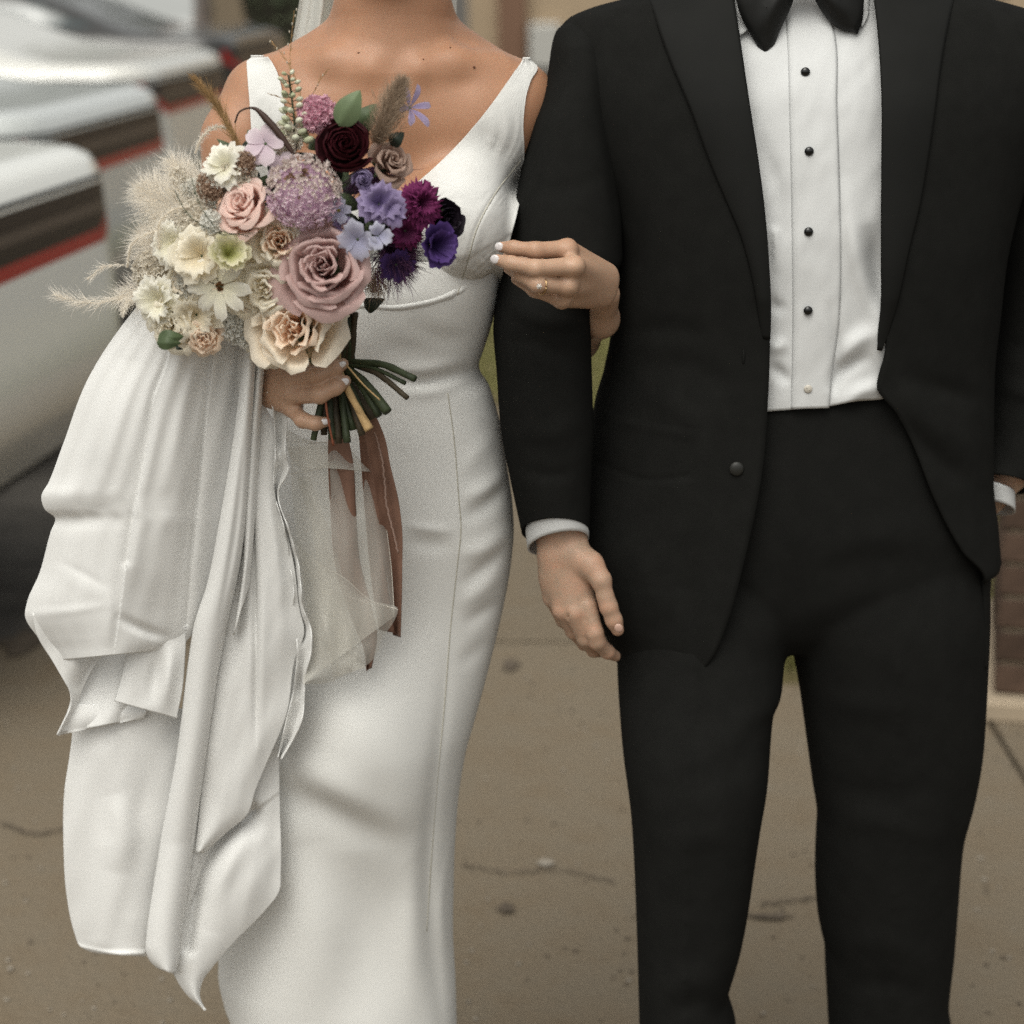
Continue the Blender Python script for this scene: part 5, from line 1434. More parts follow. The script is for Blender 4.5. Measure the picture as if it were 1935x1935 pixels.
open_flower('freesia', 372, 594, 54, PM['ivory'], 6, -0.2, -0.1, 0.004, hw=0.6, cupz=0.35, ruf=0.08, seed=46, layers=2)
open_flower('freesia', 428, 318, 46, PM['white'], 6, -0.25, 0.5, 0.004, hw=0.6, cupz=0.35, ruf=0.10, seed=47, layers=2)
open_flower('freesia', 488, 498, 54, PM['ivory'], 5, -0.1, -0.1, 0.014, hw=0.75, cupz=0.2, ruf=0.05, seed=48)
open_flower('orchid', 535, 320, 34, PM['lilac'], 5, -0.1, 0.5, 0.018, hw=0.7, cupz=0.25, ruf=0.04, seed=49)
rose('rose', 462, 560, 46, PM['ivory'], -0.2, 0.0, 16, 0.012, seed=61, ruf=0.05, cup=0.4, m_in=PM['cream'])
rose('rose', 352, 528, 48, PM['ivory'], -0.4, 0.1, 16, 0.010, seed=62, ruf=0.06, cup=0.4, m_in=PM['cream'])
rose('rose', 505, 660, 40, PM['ivory'], -0.15, -0.35, 16, 0.006, seed=63, ruf=0.06, cup=0.4, m_in=PM['cream'])
# ---- clusters of tiny flowers
florets('statice', 446, 330, 40, 120, M_DRIEDW, -0.3, 0.4, 0.012, fl=0.20, flat=0.7, seed=50)
florets('statice', 400, 352, 30, 120, M_DRIEDB, -0.3, 0.3, 0.002, fl=0.17, flat=0.7, seed=51)
florets('statice', 462, 308, 22, 80, M_DRIEDB, -0.2, 0.4, 0.000, fl=0.2, flat=0.7, seed=52)
florets('statice', 372, 418, 40, 110, M_DRIEDW, -0.4, 0.2, 0.012, fl=0.23, flat=0.6, seed=53)
florets('statice', 286, 516, 40, 110, M_DRIEDW, -0.6, 0.0, 0.018, fl=0.23, flat=0.6, seed=54)
florets('statice', 352, 536, 30, 80, M_GYP, -0.4, 0.0, 0.008, fl=0.26, flat=0.6, seed=55)
florets('gypsophila', 452, 614, 40, 90, M_GYP, -0.1, -0.3, 0.014, fl=0.24, flat=0.6, seed=56)
florets('gypsophila', 470, 640, 22, 60, M_GYP, -0.1, -0.3, 0.006, fl=0.24, flat=0.6, seed=57)
florets('gypsophila', 400, 420, 22, 46, M_GYP, -0.3, 0.3, -0.008, fl=0.28, flat=0.7, seed=58)
florets('statice', 540, 262, 34, 90, M_DRIEDW, -0.2, 0.6, 0.030, fl=0.22, flat=0.7, seed=59)
# ---- plumes, grasses and sprigs
fibres('pampas_plume', [(420, 440, 2.13), (370, 420, 2.13), (310, 380, 2.14), (262, 350, 2.15)], 0.032, 2000, 0.026, M_PAMPAS, 60, 0.9, 0.00030, label='large cream pampas plume on the left')
fibres('pampas_plume', [(400, 360, 2.14), (350, 335, 2.15), (322, 300, 2.16)], 0.017, 800, 0.022, M_PAMPAS, 61, 0.8, 0.00028)
fibres('pampas_plume', [(330, 500, 2.14), (300, 470, 2.15), (262, 440, 2.16)], 0.021, 850, 0.024, M_PAMPAS, 62, 0.9, 0.00028)
fibres('pampas_plume', [(340, 540, 2.15), (280, 545, 2.17), (225, 560, 2.18)], 0.016, 700, 0.022, M_PAMPAS, 63, 0.8, 0.00028)
fibres('pampas_plume', [(240, 560, 2.18), (180, 572, 2.18), (130, 566, 2.18), (100, 556, 2.18)], 0.006, 220, 0.020, M_PAMPAS, 64, 0.5, 0.00028, stem=0.0004)
fibres('pampas_plume', [(235, 500, 2.18), (195, 505, 2.18), (165, 528, 2.18)], 0.003, 80, 0.012, M_PAMPAS, 65, 0.5, 0.00028, stem=0.0004)
fibres('bunny_tail', [(712, 270, 2.10), (724, 235, 2.09), (742, 195, 2.09), (762, 152, 2.09)], 0.016, 2600, 0.014, M_BUNNY, 66, 0.45, 0.00026, label='brown bunny tail grass at the top')
fibres('bunny_tail', [(262, 560, 2.16), (238, 572, 2.16), (232, 598, 2.16)], 0.004, 300, 0.006, M_PAMPAS, 67, 0.8, 0.00028)
fibres('grass_arc', [(335, 440, 2.12), (310, 436, 2.11), (250, 460, 2.12), (240, 505, 2.13)], 0.003, 420, 0.005, M_PAMPAS, 68, 0.9, 0.00028, stem=0.0011)
fibres('grass_arc', [(300, 470, 2.10), (302, 420, 2.10), (330, 395, 2.10), (360, 390, 2.10)], 0.003, 380, 0.005, M_PAMPAS, 69, 0.9, 0.00028, stem=0.0010)
fibres('grass_arc', [(368, 290, 2.14), (385, 255, 2.14), (408, 240, 2.14), (430, 242, 2.14)], 0.002, 260, 0.005, M_PAMPAS, 70, 0.9, 0.00028, stem=0.0010)
fibres('dried_grass', [(458, 292, 2.12), (430, 235, 2.12), (400, 185, 2.12), (370, 152, 2.12)], 0.003, 420, 0.020, M_BROWNG, 71, 0.13, 0.00032, stem=0.0009)
fibres('thistle', [(735, 470, 2.13), (755, 480, 2.12), (775, 480, 2.12)], 0.034, 2200, 0.022, M_THIST, 72, 1.1, 0.00035)
fibres('thistle', [(690, 318, 2.13), (700, 360, 2.13)], 0.03, 900, 0.015, M_THIST, 73, 1.1, 0.00035)
fibres('thistle', [(700, 510, 2.13), (720, 530, 2.14), (700, 545, 2.15)], 0.018, 500, 0.018, M_BUNNY, 74, 0.8, 0.00022)
for k, q in enumerate(([(565, 270, 2.14), (552, 180, 2.15), (548, 110, 2.16), (556, 20, 2.17)], [(575, 260, 2.14), (570, 190, 2.15), (545, 120, 2.16), (513, 78, 2.17)],
                       [(580, 280, 2.13), (584, 200, 2.14), (600, 160, 2.14), (620, 130, 2.14)], [(582, 280, 2.13), (560, 220, 2.14), (540, 190, 2.15), (505, 176, 2.15)],
                       [(480, 440, 2.06), (420, 442, 2.05), (360, 410, 2.06), (330, 360, 2.08)], [(470, 446, 2.06), (410, 432, 2.05), (385, 400, 2.05), (360, 330, 2.08)])):
    fibres('grass_wisp', q, 0.001, 34, 0.006, M_BROWNG if k < 4 else M_STEM, 80 + k, 0.35, 0.00035, stem=0.0003, kinds='stuff')
# seed heads on the upright wisps
mb = MB()
r_ = np.random.default_rng(91)
for q in ([(512, 78), (540, 118), (535, 100), (548, 60), (556, 30), (550, 45), (525, 92), (558, 18), (545, 84), (600, 160), (612, 142)],):
    for (a, b) in q: mb.ellipsoid(W(a + r_.uniform(-3, 3), b, 2.16), (0.0007, 0.0007, 0.0016), seg=6, rings=4)
mb.build('seed_heads', M_DRIEDW, bouquet)['kind'] = 'stuff'
# dark curved blade
P = curve(np.array([W(*q) for q in ((444, 232, 2.12), (452, 212, 2.115), (478, 204, 2.11), (508, 230, 2.105), (556, 292, 2.10))]), 30)
t = np.linspace(0, 1, 30)[:, None]
wv = 0.0034 * np.clip((t - 0.25) / 0.25, 0.10, 1) * np.clip((1.1 - t) / 0.3, 0, 1)
d = np.gradient(P, axis=0); nrm = np.cross(d, [0, 1, 0]); nrm /= np.linalg.norm(nrm, axis=1)[:, None]
V = np.stack([P - nrm * wv, P + np.array([0, -0.0012, 0]), P + nrm * wv], 1)
solidify(obj('grass_blade', V, grid_faces(30, 3), M_DKBLADE, bouquet), 0.0006)
# upright sprig of pale buds
S = curve(np.array([W(*q) for q in ((560, 285, 2.12), (556, 230, 2.125), (552, 190, 2.13), (545, 142, 2.13))]), 24)
mb = MB(); mb.tube(S, 0.0011, 6); sprig = mb.build('bud_sprig', M_STEM, bouquet)
sprig['label'] = 'upright sprig of pale green buds'
r_ = np.random.default_rng(92)
for i in range(34):
    j = int(2 + 21 * (i / 33)); a = i * 2.4; s_ = 1.25 - 0.6 * i / 33
    d = np.array([math.cos(a), 0.6 * math.sin(a) - .3, 0.35]); d /= np.linalg.norm(d)
    c = S[j] + d * 0.011 * s_ * r_.uniform(0.7, 1.3)
    mb = MB()
    mb.tube([S[j], S[j] * .4 + c * .6, c], 0.0004, 4, m=1)
    mb.ellipsoid(c, (0.0034 * s_, 0.0030 * s_, 0.0046 * s_), seg=8, rings=6, R=np.array(Vector(d).to_track_quat('Z', 'Y').to_matrix()), a=r_.uniform(.2, 1))
    mb.build('bud', [M_BUD, M_STEM], sprig, attr='tip')
# leaves
leaf(640, 238, 681, 170, 54, 2.085, M_LEAFP, 0.35, bend=0.006, label='pale green leaf above the burgundy bloom')
leaf(672, 250, 712, 196, 46, 2.12, M_LEAF, 0.3)
leaf(738, 275, 764, 250, 30, 2.10, M_LEAFD, 0.3)
leaf(470, 505, 492, 528, 40, 2.105, M_LEAFD, 0.2)
leaf(298, 640, 348, 636, 34, 2.085, M_LEAF, 0.4, label='green bud beside the lower ivory rose')
leaf(296, 648, 342, 648, 28, 2.082, M_LEAF, 0.4)
leaf(332, 654, 346, 660, 8, 2.08, M_LEAFD, 0.2)
leaf(450, 440, 470, 492, 44, 2.115, M_LEAF, 0.2)
leaf(655, 596, 652, 640, 16, 2.13, M_LEAFD, 0.2)
r_ = np.random.default_rng(93)
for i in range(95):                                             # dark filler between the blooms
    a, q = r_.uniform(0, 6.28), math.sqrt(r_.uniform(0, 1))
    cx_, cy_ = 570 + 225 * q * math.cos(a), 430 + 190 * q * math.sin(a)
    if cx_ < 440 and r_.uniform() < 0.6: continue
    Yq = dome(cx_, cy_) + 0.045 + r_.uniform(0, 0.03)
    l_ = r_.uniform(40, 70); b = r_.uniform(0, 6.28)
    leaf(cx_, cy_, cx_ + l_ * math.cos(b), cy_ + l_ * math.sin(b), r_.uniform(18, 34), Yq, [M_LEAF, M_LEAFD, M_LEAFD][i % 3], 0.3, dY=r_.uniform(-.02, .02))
for i in range(26):                                             # pale filler florets on the cream side
    cx_, cy_ = r_.uniform(285, 470), r_.uniform(330, 620)
    florets('filler_floret', cx_, cy_, r_.uniform(14, 24), 26, M_DRIEDW if i % 3 else M_GYP, r_.uniform(-.7, 0), r_.uniform(-.2, .4), 0.035, fl=0.36, flat=0.6, seed=200 + i, lobes=4)
# ---- stems below the hand
BIND = (628, 690, 2.175)
ends = [(784, 716, 2.13, 7.0), (766, 724, 2.14, 4.0), (770, 752, 2.13, 5.5), (732, 778, 2.13, 9.5), (716, 786, 2.14, 7), (684, 822, 2.14, 7.5), (668, 812, 2.15, 7), (656, 836, 2.14, 7),
        (640, 838, 2.15, 7), (652, 828, 2.16, 7), (628, 830, 2.15, 7), (612, 822, 2.16, 7.0), (592, 832, 2.15, 6.0), (690, 800, 2.155, 7), (704, 792, 2.16, 7), (600, 805, 2.17, 7), (676, 800, 2.17, 8), (646, 800, 2.18, 8), (620, 800, 2.18, 8), (662, 790, 2.165, 8)]
for i, (ex, ey, eY, rr) in enumerate(ends):
    k = (ex - 640) / 150
    bx_, by_ = 628 + 26 * k + r_.uniform(-8, 8), 690 - 14 * abs(k) + r_.uniform(-6, 6)
    tx_ = 640 - 50 * k
    stem([(tx_, 560, 2.16), (0.5 * tx_ + 0.5 * bx_ + 6, 630, 2.175), (bx_, by_, 2.178), (0.5 * (bx_ + ex) + 4 * k, 0.5 * (by_ + ey) - 8 * k, (2.174 + eY) / 2), (ex, ey, eY)], rr * MPP(2.15), [M_STEM, M_STEM, M_STEMB][i % 3])
for i in range(10):
    stem([(590 + 9 * i, 590, 2.17 + 0.003 * (i % 3)), (622 + 5 * i, 640, 2.172), (618 + 5 * i, 700, 2.18)], 0.0034, [M_STEM, M_STEMB][i % 2])
stem([(640, 600, 2.16), (640, 690, 2.165), (664, 750, 2.135), (700, 810, 2.13)], 6.5 * MPP(2.15), M_TAN, label='tan dried stem')
mb = MB(); mb.tube(curve(np.array([W(*q) for q in ((676, 776, 2.133), (688, 796, 2.128), (698, 812, 2.125))]), 8), np.linspace(0.0028, 0.0052, 8), 8)
mb.build('stem', M_TAN, bouquet)
stem([(612, 720, 2.13), (618, 780, 2.125), (630, 842, 2.125)], 2.0 * MPP(2.15), M_RUST, 'twig', 'thin rust coloured twig')
stem([(655, 690, 2.13), (690, 730, 2.122), (718, 756, 2.12)], 1.5 * MPP(2.15), M_TAN, 'twig')
# ---- silk ribbons
M_RIB = mat('brown mauve silk', (0.26, 0.145, 0.105), 0.5, 0.35, var=0.18, vscale=22, bump=0.2, bscale=260, trans=0.15)
M_RIBP = mat('dusty pink silk', (0.42, 0.285, 0.235), 0.5, 0.35, var=0.12, vscale=22, bump=0.2, bscale=260, trans=0.25)
rib = lambda Y0, Y1, a, f: (lambda u, t, px, py: Y0 + (Y1 - Y0) * t + a * np.sin(u * f) * np.clip(t * 3, 0, 1))
def ribbon(Lp, Rp, nr, nc, d, bumps, m, label):
    V = sheet(Lp, Rp, nr, nc, d, bumps)
    o = obj('ribbon', V, grid_faces(nr, nc), m, bouquet); solidify(o, 0.0006); o['label'] = label
    return o
fr = [lambda px, py: 0.0025 * vnoise(px, py, 16, 95, 0.1, 5), ridge([(706, 812), (722, 880), (732, 960), (742, 1010)], 4, 0.004), ridge([(730, 960), (744, 1030), (738, 1080)], 6, -0.004)]
ribbon([(668, 770), (690, 830), (700, 880), (712, 960), (724, 1040), (736, 1120), (742, 1200)], [(704, 770), (728, 830), (738, 880), (752, 940), (760, 1000), (760, 1080), (757, 1204)], 110, 22, rib(2.18, 2.262, 0.006, 5), fr, M_RIB, 'brown mauve silk ribbon with a frayed seam')
c_ = curve([(704, 800), (718, 850), (726, 900), (730, 950), (744, 1010), (752, 1045)], 50); q_ = np.random.default_rng(3).uniform(-1, 1, 50)
mb = MB(); mb.tube(W(c_[:, 0] + 1.4 * q_, c_[:, 1], 2.186 + np.linspace(0, 0.03, 50)), 0.0011, 5); mb.build('ribbon_fray', M_RIBP, bouquet)
ribbon([(620, 800), (620, 880), (624, 960), (632, 1060), (660, 1160), (690, 1240), (692, 1268)], [(652, 800), (668, 880), (672, 960), (680, 1060), (700, 1140), (712, 1200), (702, 1262)], 90, 18, rib(2.20, 2.252, 0.006, 6), [lambda px, py: 0.003 * vnoise(px, py, 18, 96, 0.1, 5)], M_RIB, 'ribbon tail hanging behind the tulle')
ribbon([(676, 800), (684, 900), (692, 1000), (702, 1100), (716, 1190)], [(694, 800), (712, 900), (722, 1000), (732, 1100), (746, 1196)], 80, 14, rib(2.205, 2.258, 0.005, 6), [lambda px, py: 0.003 * vnoise(px, py, 18, 97, 0.1, 5)], M_RIB, 'narrow ribbon tail in the middle')
# ------------------------------------------------------------------ the place: ground, pavement, grass, pillar, building, cars
M_ASPH = mat('parking asphalt', (0.075, 0.068, 0.060), 0.9, 0.2, var=0.25, vscale=9, bump=0.5, bscale=60, bdist=0.004)
M_CONC = mat('weathered concrete', (0.198, 0.164, 0.121), 0.95, 0.12, var=0.22, vscale=7.0, col2=(0.130, 0.101, 0.069), bump=0.8, bscale=70, bdist=0.006, objrand=0.03, brough=0.78)
M_CONCJ = mat('dirt in the joints', (0.055, 0.043, 0.032), 0.95, 0.1, var=0.2, vscale=20)
M_STAIN = mat('dark stain', (0.100, 0.080, 0.061), 0.9, 0.15, var=0.2, vscale=30)
M_CHIP = mat('pale chip', (0.27, 0.24, 0.20), 0.9, 0.15, var=0.2, vscale=30)
M_EARTH = mat('lawn soil', (0.14, 0.12, 0.06), 0.95, 0.1, var=0.3, vscale=4)
M_BLADE = mat('lawn grass', (0.155, 0.155, 0.055), 0.8, 0.1, attr='tip', acol=(0.27, 0.25, 0.11), trans=0.2)

g = obj('ground', [(-400, -60, -0.03), (400, -60, -0.03), (400, 700, -0.03), (-400, 700, -0.03)], [[0, 1, 2, 3]], M_ASPH, smooth=False)
tag(g, kind='structure')
# pavement of cast slabs with open joints; each slab a piece of it
mb = MB(); mb.box((-3.0, -1.0, -0.12), (3.6, 4.93, -0.026)); mb.box((-1.0, 4.93, -0.12), (3.6, 12.43, -0.026))
pav = mb.build('pavement', M_CONCJ, smooth=False); tag(pav, kind='structure')
slab_me = {}
r_ = np.random.default_rng(300)
def slab(x0, x1, y0, y1):
    mb = MB(); w, l = x1 - x0, y1 - y0
    mb.box((-w / 2 + 0.006, -l / 2 + 0.012, -0.07), (w / 2 - 0.006, l / 2 - 0.012, 0.0), bev=0.003)
    me = make_mesh('paving_slab', np.vstack(mb.V), mb.F, M_CONC, False)
    o = bpy.data.objects.new('paving_slab', me); COL.objects.link(o); o.parent = pav
    o.location = ((x0 + x1) / 2, (y0 + y1) / 2, 0.002 + r_.uniform(-0.002, 0.002))
    o.rotation_euler = (r_.uniform(-.0008, .0008), r_.uniform(-.0008, .0008), 0)
XS = [-3.0, -1.96, 1.042, 2.542, 3.6]
YS = [-1.0, 2.1, 4.93, 7.5, 10.0, 12.43]
for i in range(len(XS) - 1):
    for j in range(len(YS) - 1):
        if YS[j] < 4.9: slab(XS[i], XS[i + 1], YS[j], YS[j + 1])
        elif i > 0: slab(max(XS[i], -1.0), XS[i + 1], YS[j], YS[j + 1])
def spot(px, py, rx, ry, m, name, sd):
    """stain or chip lying on the slabs"""
    Yg = CAM_H / math.tan(math.atan((py - 967.5) / FPX) + PITCH)
    x, y = float(W(px, py, Yg)[0]), Yg
    rr = np.random.default_rng(sd); n = 18
    a = np.linspace(0, 2 * np.pi, n, endpoint=False); k = rr.uniform(0.6, 1.25, n)
    V = [(x, y, 0.0085)] + [(x + rx * k[i] * math.cos(a[i]), y + ry * k[i] * math.sin(a[i]), 0.0082) for i in range(n)]
    o = obj(name, V, [[0, 1 + i, 1 + (i + 1) % n] for i in range(n)], m, smooth=False); o.parent = pav
spot(965, 1262, 0.020, 0.045, M_STAIN, 'stain', 1)
spot(955, 1722, 0.016, 0.022, M_STAIN, 'stain', 2)
spot(1450, 1738, 0.034, 0.012, M_STAIN, 'stain', 3)
spot(1030, 1637, 0.014, 0.016, M_CHIP, 'chip', 4)
spot(45, 1215, 0.05, 0.10, M_STAIN, 'stain', 5)
for k in range(14):
    px_, py_ = r_.uniform(0, 1935), r_.uniform(1050, 2000)
    spot(px_, py_, r_.uniform(.003, .008), r_.uniform(.003, .009), M_CHIP if k % 3 else M_STAIN, 'chip' if k % 3 else 'stain', 20 + k)
# loose grit
ng = 2600
qx = r_.uniform(-2.6, 1.9, ng); qy = 1.9 + 4.2 * r_.uniform(0, 1, ng) ** 1.3
V = []; F = []
for k in range(ng):
    s_ = r_.uniform(.0015, .0055); a0_ = r_.uniform(0, 6.28); h_ = r_.uniform(.001, .003)
    b = len(V); V.append((qx[k], qy[k], .006 + h_))
    for j in range(5):
        a = a0_ + j * 1.2566; V.append((qx[k] + s_ * r_.uniform(.6, 1.3) * math.cos(a), qy[k] + s_ * r_.uniform(.6, 1.3) * math.sin(a), .0045))
    F += [[b, b + 1 + j, b + 1 + (j + 1) % 5] for j in range(5)]
gt = obj('grit', V, F, [M_CHIP, M_STAIN], smooth=False, mi=np.repeat((r_.uniform(0, 1, ng) < 0.45).astype(int), 5)); gt.parent = pav; gt['kind'] = 'stuff'
# hairline cracks
def crack(pts, w, sd):
    rr = np.random.default_rng(sd)
    P = []
    for (px, py) in curve(pts, 24):
        Yg = CAM_H / math.tan(math.atan((py + rr.uniform(-3, 3) - 967.5) / FPX) + PITCH); P.append((float(W(px, py, Yg)[0]), Yg))
    P = np.array(P); d = np.gradient(P, axis=0); nrm = np.stack([-d[:, 1], d[:, 0]], 1); nrm /= np.linalg.norm(nrm, axis=1)[:, None]
    ww = w * rr.uniform(.4, 1.2, 24)[:, None]
    V = np.stack([np.c_[P - nrm * ww, np.full(24, .0086)], np.c_[P + nrm * ww, np.full(24, .0086)]], 1)
    o = obj('crack', V, grid_faces(24, 2), M_STAIN, smooth=False); o.parent = pav
crack([(880, 1640), (960, 1655), (1040, 1650), (1160, 1672)], 0.0028, 1)
crack([(1405, 1735), (1460, 1742), (1500, 1736)], 0.004, 2)
crack([(1440, 1715), (1500, 1708), (1560, 1702), (1660, 1700)], 0.004, 3)
crack([(0, 1560), (60, 1580), (120, 1572)], 0.004, 4)

# lawn wedge behind the couple
GP = np.array([(0.61, 4.62), (0.29, 6.9), (-0.06, 7.7), (-0.75, 10.4), (-0.75, 16.0), (6.5, 16.0), (6.5, 5.5), (1.02, 5.1), (0.98, 4.62)])
n = len(GP)
lawn = obj('lawn', [(x, y, 0.03) for x, y in GP] + [(x, y, -0.02) for x, y in GP], [list(range(n))[::-1]] + [[i, (i + 1) % n, n + (i + 1) % n, n + i] for i in range(n)], M_EARTH, smooth=False)
tag(lawn, kind='structure')
def inside(x, y):
    c = np.zeros(x.shape, bool)
    for i in range(n):
        (x0, y0), (x1, y1) = GP[i], GP[(i + 1) % n]
        c ^= ((y0 > y) != (y1 > y)) & (x < (x1 - x0) * (y - y0) / (y1 - y0 + 1e-12) + x0)
    return c
gx, gy_ = r_.uniform(-0.8, 2.2, 60000), 4.62 + 8.4 * r_.uniform(0, 1, 60000) ** 1.5
k = inside(gx, gy_); gx, gy_ = gx[k][:40000], gy_[k][:40000]
N = len(gx); hh = r_.uniform(.03, .075, N); aa = r_.uniform(0, 6.28, N); ln = r_.normal(0, .025, (N, 2)); ww = .004
bx_, by_ = np.cos(aa) * ww, np.sin(aa) * ww
V = np.stack([np.stack([gx - bx_, gy_ - by_, np.full(N, .028)], 1), np.stack([gx + bx_, gy_ + by_, np.full(N, .028)], 1), np.stack([gx + ln[:, 0], gy_ + ln[:, 1], .03 + hh], 1)], 1).reshape(-1, 3)
F = np.arange(3 * N).reshape(-1, 3)
gr = obj('grass', V, F, M_BLADE, smooth=False, attrs={'tip': np.tile([0, 0, 1.0], N) * np.repeat(r_.uniform(.3, 1, N), 3)})
tag(gr, label='thin yellowish grass on the lawn behind the couple', cat='grass', kind='stuff')

# brick pillar at the right edge
M_BRICK = mat('brick', (0.066, 0.042, 0.030), 0.85, 0.2, var=0.25, vscale=25, bump=0.4, bscale=90, bdist=0.003, objrand=0.28)
M_MORT = mat('mortar', (0.20, 0.165, 0.118), 0.95, 0.1, var=0.15, vscale=30)
M_LEDGE = mat('stone plinth', (0.34, 0.275, 0.20), 0.85, 0.2, var=0.1, vscale=10)
PX0, PX1, PY0, PY1 = 1.055, 1.985, 4.42, 5.10
pil = thing('brick_pillar', (PX0, PY0, 0), 'dark red brick pillar on a pale stone plinth beside the pavement', 'pillar', world_coords=False)
pil.rotation_euler = (0, 0, math.radians(-12))
mb = MB(); mb.box((0.010, 0.010, 0.05), (PX1 - PX0 - 0.010, PY1 - PY0 - 0.010, 2.0)); mb.build('mortar', M_MORT, pil, False)
mb = MB(); mb.box((-0.045, -0.05, 0.0), (PX1 - PX0 + 0.045, PY1 - PY0 + 0.05, 0.048), bev=0.006); mb.build('plinth', M_LEDGE, pil, False)
mb = MB(); mb.box((-0.04, -0.04, 2.0), (PX1 - PX0 + 0.04, PY1 - PY0 + 0.04, 2.06), bev=0.008); mb.build('coping', M_LEDGE, pil, False)
def brick_mesh(l):
    mb = MB(); mb.box((0, 0, 0), (l, 0.10, 0.064), bev=0.004)
    return make_mesh('brick', np.vstack(mb.V), mb.F, M_BRICK, False)
BR = {l: brick_mesh(l) for l in (0.22, 0.105)}
for c_ in range(26):
    z = 0.053 + c_ * 0.0745
    off = 0.1125 if c_ % 2 else 0.0
    x = 0.0
    while x < PX1 - PX0 - 0.05:
        l = 0.105 if (x == 0 and off) else 0.22
        o = bpy.data.objects.new('brick', BR[l]); COL.objects.link(o); o.parent = pil
        o.location = (x, r_.uniform(-.002, .002), z); x += l + 0.01
    y = 0.11 + (0.0 if off else 0.0)
    first = True
    while y < PY1 - PY0 - 0.08:
        l = 0.105 if (first and not off) else 0.22
        if y + l > PY1 - PY0: l = 0.105
        o = bpy.data.objects.new('brick', BR[l]); COL.objects.link(o); o.parent = pil
        o.location = (r_.uniform(-.002, .002) , y + l, z); o.rotation_euler = (0, 0, -math.pi / 2); y += l + 0.01; first = False

# tan building far behind
M_WALL = mat('tan rendered brick', (0.36, 0.275, 0.185), 0.9, 0.15, var=0.06, vscale=2.5, bump=0.3, bscale=20, bdist=0.01)
M_PIPE = mat('brown downpipe paint', (0.17, 0.095, 0.06), 0.6, 0.3)
M_GREYB = mat('grey meter box', (0.42, 0.41, 0.38), 0.5, 0.3)
M_GLASS = mat('dark window glass', (0.03, 0.04, 0.042), 0.08, 0.6)
M_FRAMEB = mat('window frame brown', (0.12, 0.08, 0.055), 0.5, 0.3)
bld = thing('building', (-0.62, 31.0, 0), 'tan building far behind the couple with a brown pilaster', 'building', world_coords=False)
mb = MB(); mb.box((0, 0, -0.03), (16, 8, 5.2)); mb.build('wall', M_WALL, bld, False)
mb = MB(); mb.box((-0.06, -0.08, 5.2), (16.06, 8.06, 5.45)); mb.build('roof_edge', M_FRAMEB, bld, False)
mb = MB(); mb.box((0.42, -0.22, 0.0), (0.82, -0.003, 5.19), bev=0.02); mb.build('pilaster', M_PIPE, bld, False)
mb = MB(); mb.box((0.86, -0.55, 0.0), (1.30, -0.004, 0.62), bev=0.03); mb.build('meter_box', M_GREYB, bld, False)
for wx in (3.2, 6.2, 9.2, 12.2):
    mb = MB(); mb.box((wx, -0.05, 1.0), (wx + 1.4, 0.05, 2.6))
    w_ = mb.build('window', M_FRAMEB, bld, False)
    mb = MB(); mb.box((wx + 0.08, -0.056, 1.08), (wx + 0.66, -0.052, 2.52)); mb.box((wx + 0.74, -0.056, 1.08), (wx + 1.32, -0.052, 2.52)); mb.build('pane', M_GLASS, w_, False)

# ---- parked cars: smooth shells cut from rounded planes, parked with their tails to the pavement
M_TYRE = mat('tyre rubber', (0.018, 0.018, 0.018), 0.85, 0.2)
M_RIM = mat('alloy rim', (0.35, 0.35, 0.35), 0.3, 0.5, metal=0.8)
M_LAMP = mat('tail lamp red', (0.34, 0.018, 0.014), 0.3, 0.4, coat=0.2)
M_LAMPD = mat('smoked lamp lens', (0.016, 0.010, 0.009), 0.3, 0.3)
M_LAMPG = mat('lamp reflector', (0.075, 0.055, 0.045), 0.3, 0.5)
M_CGL = mat('car window glass', (0.035, 0.048, 0.050), 0.05, 0.7, coat=0.6)
M_TRIM = mat('black bumper plastic', (0.02, 0.02, 0.02), 0.6, 0.3)
M_PLATE = mat('number plate', (0.55, 0.55, 0.52), 0.5, 0.3)
def smax(a, b, k):
    h = np.clip(0.5 - 0.5 * (b - a) / k, 0, 1)
    return b * (1 - h) + a * h + k * h * (1 - h)
def smin(a, b, k):
    h = np.clip(0.5 + 0.5 * (b - a) / k, 0, 1)
    return b * (1 - h) + a * h - k * h * (1 - h)
import bmesh
LZ = 0.94
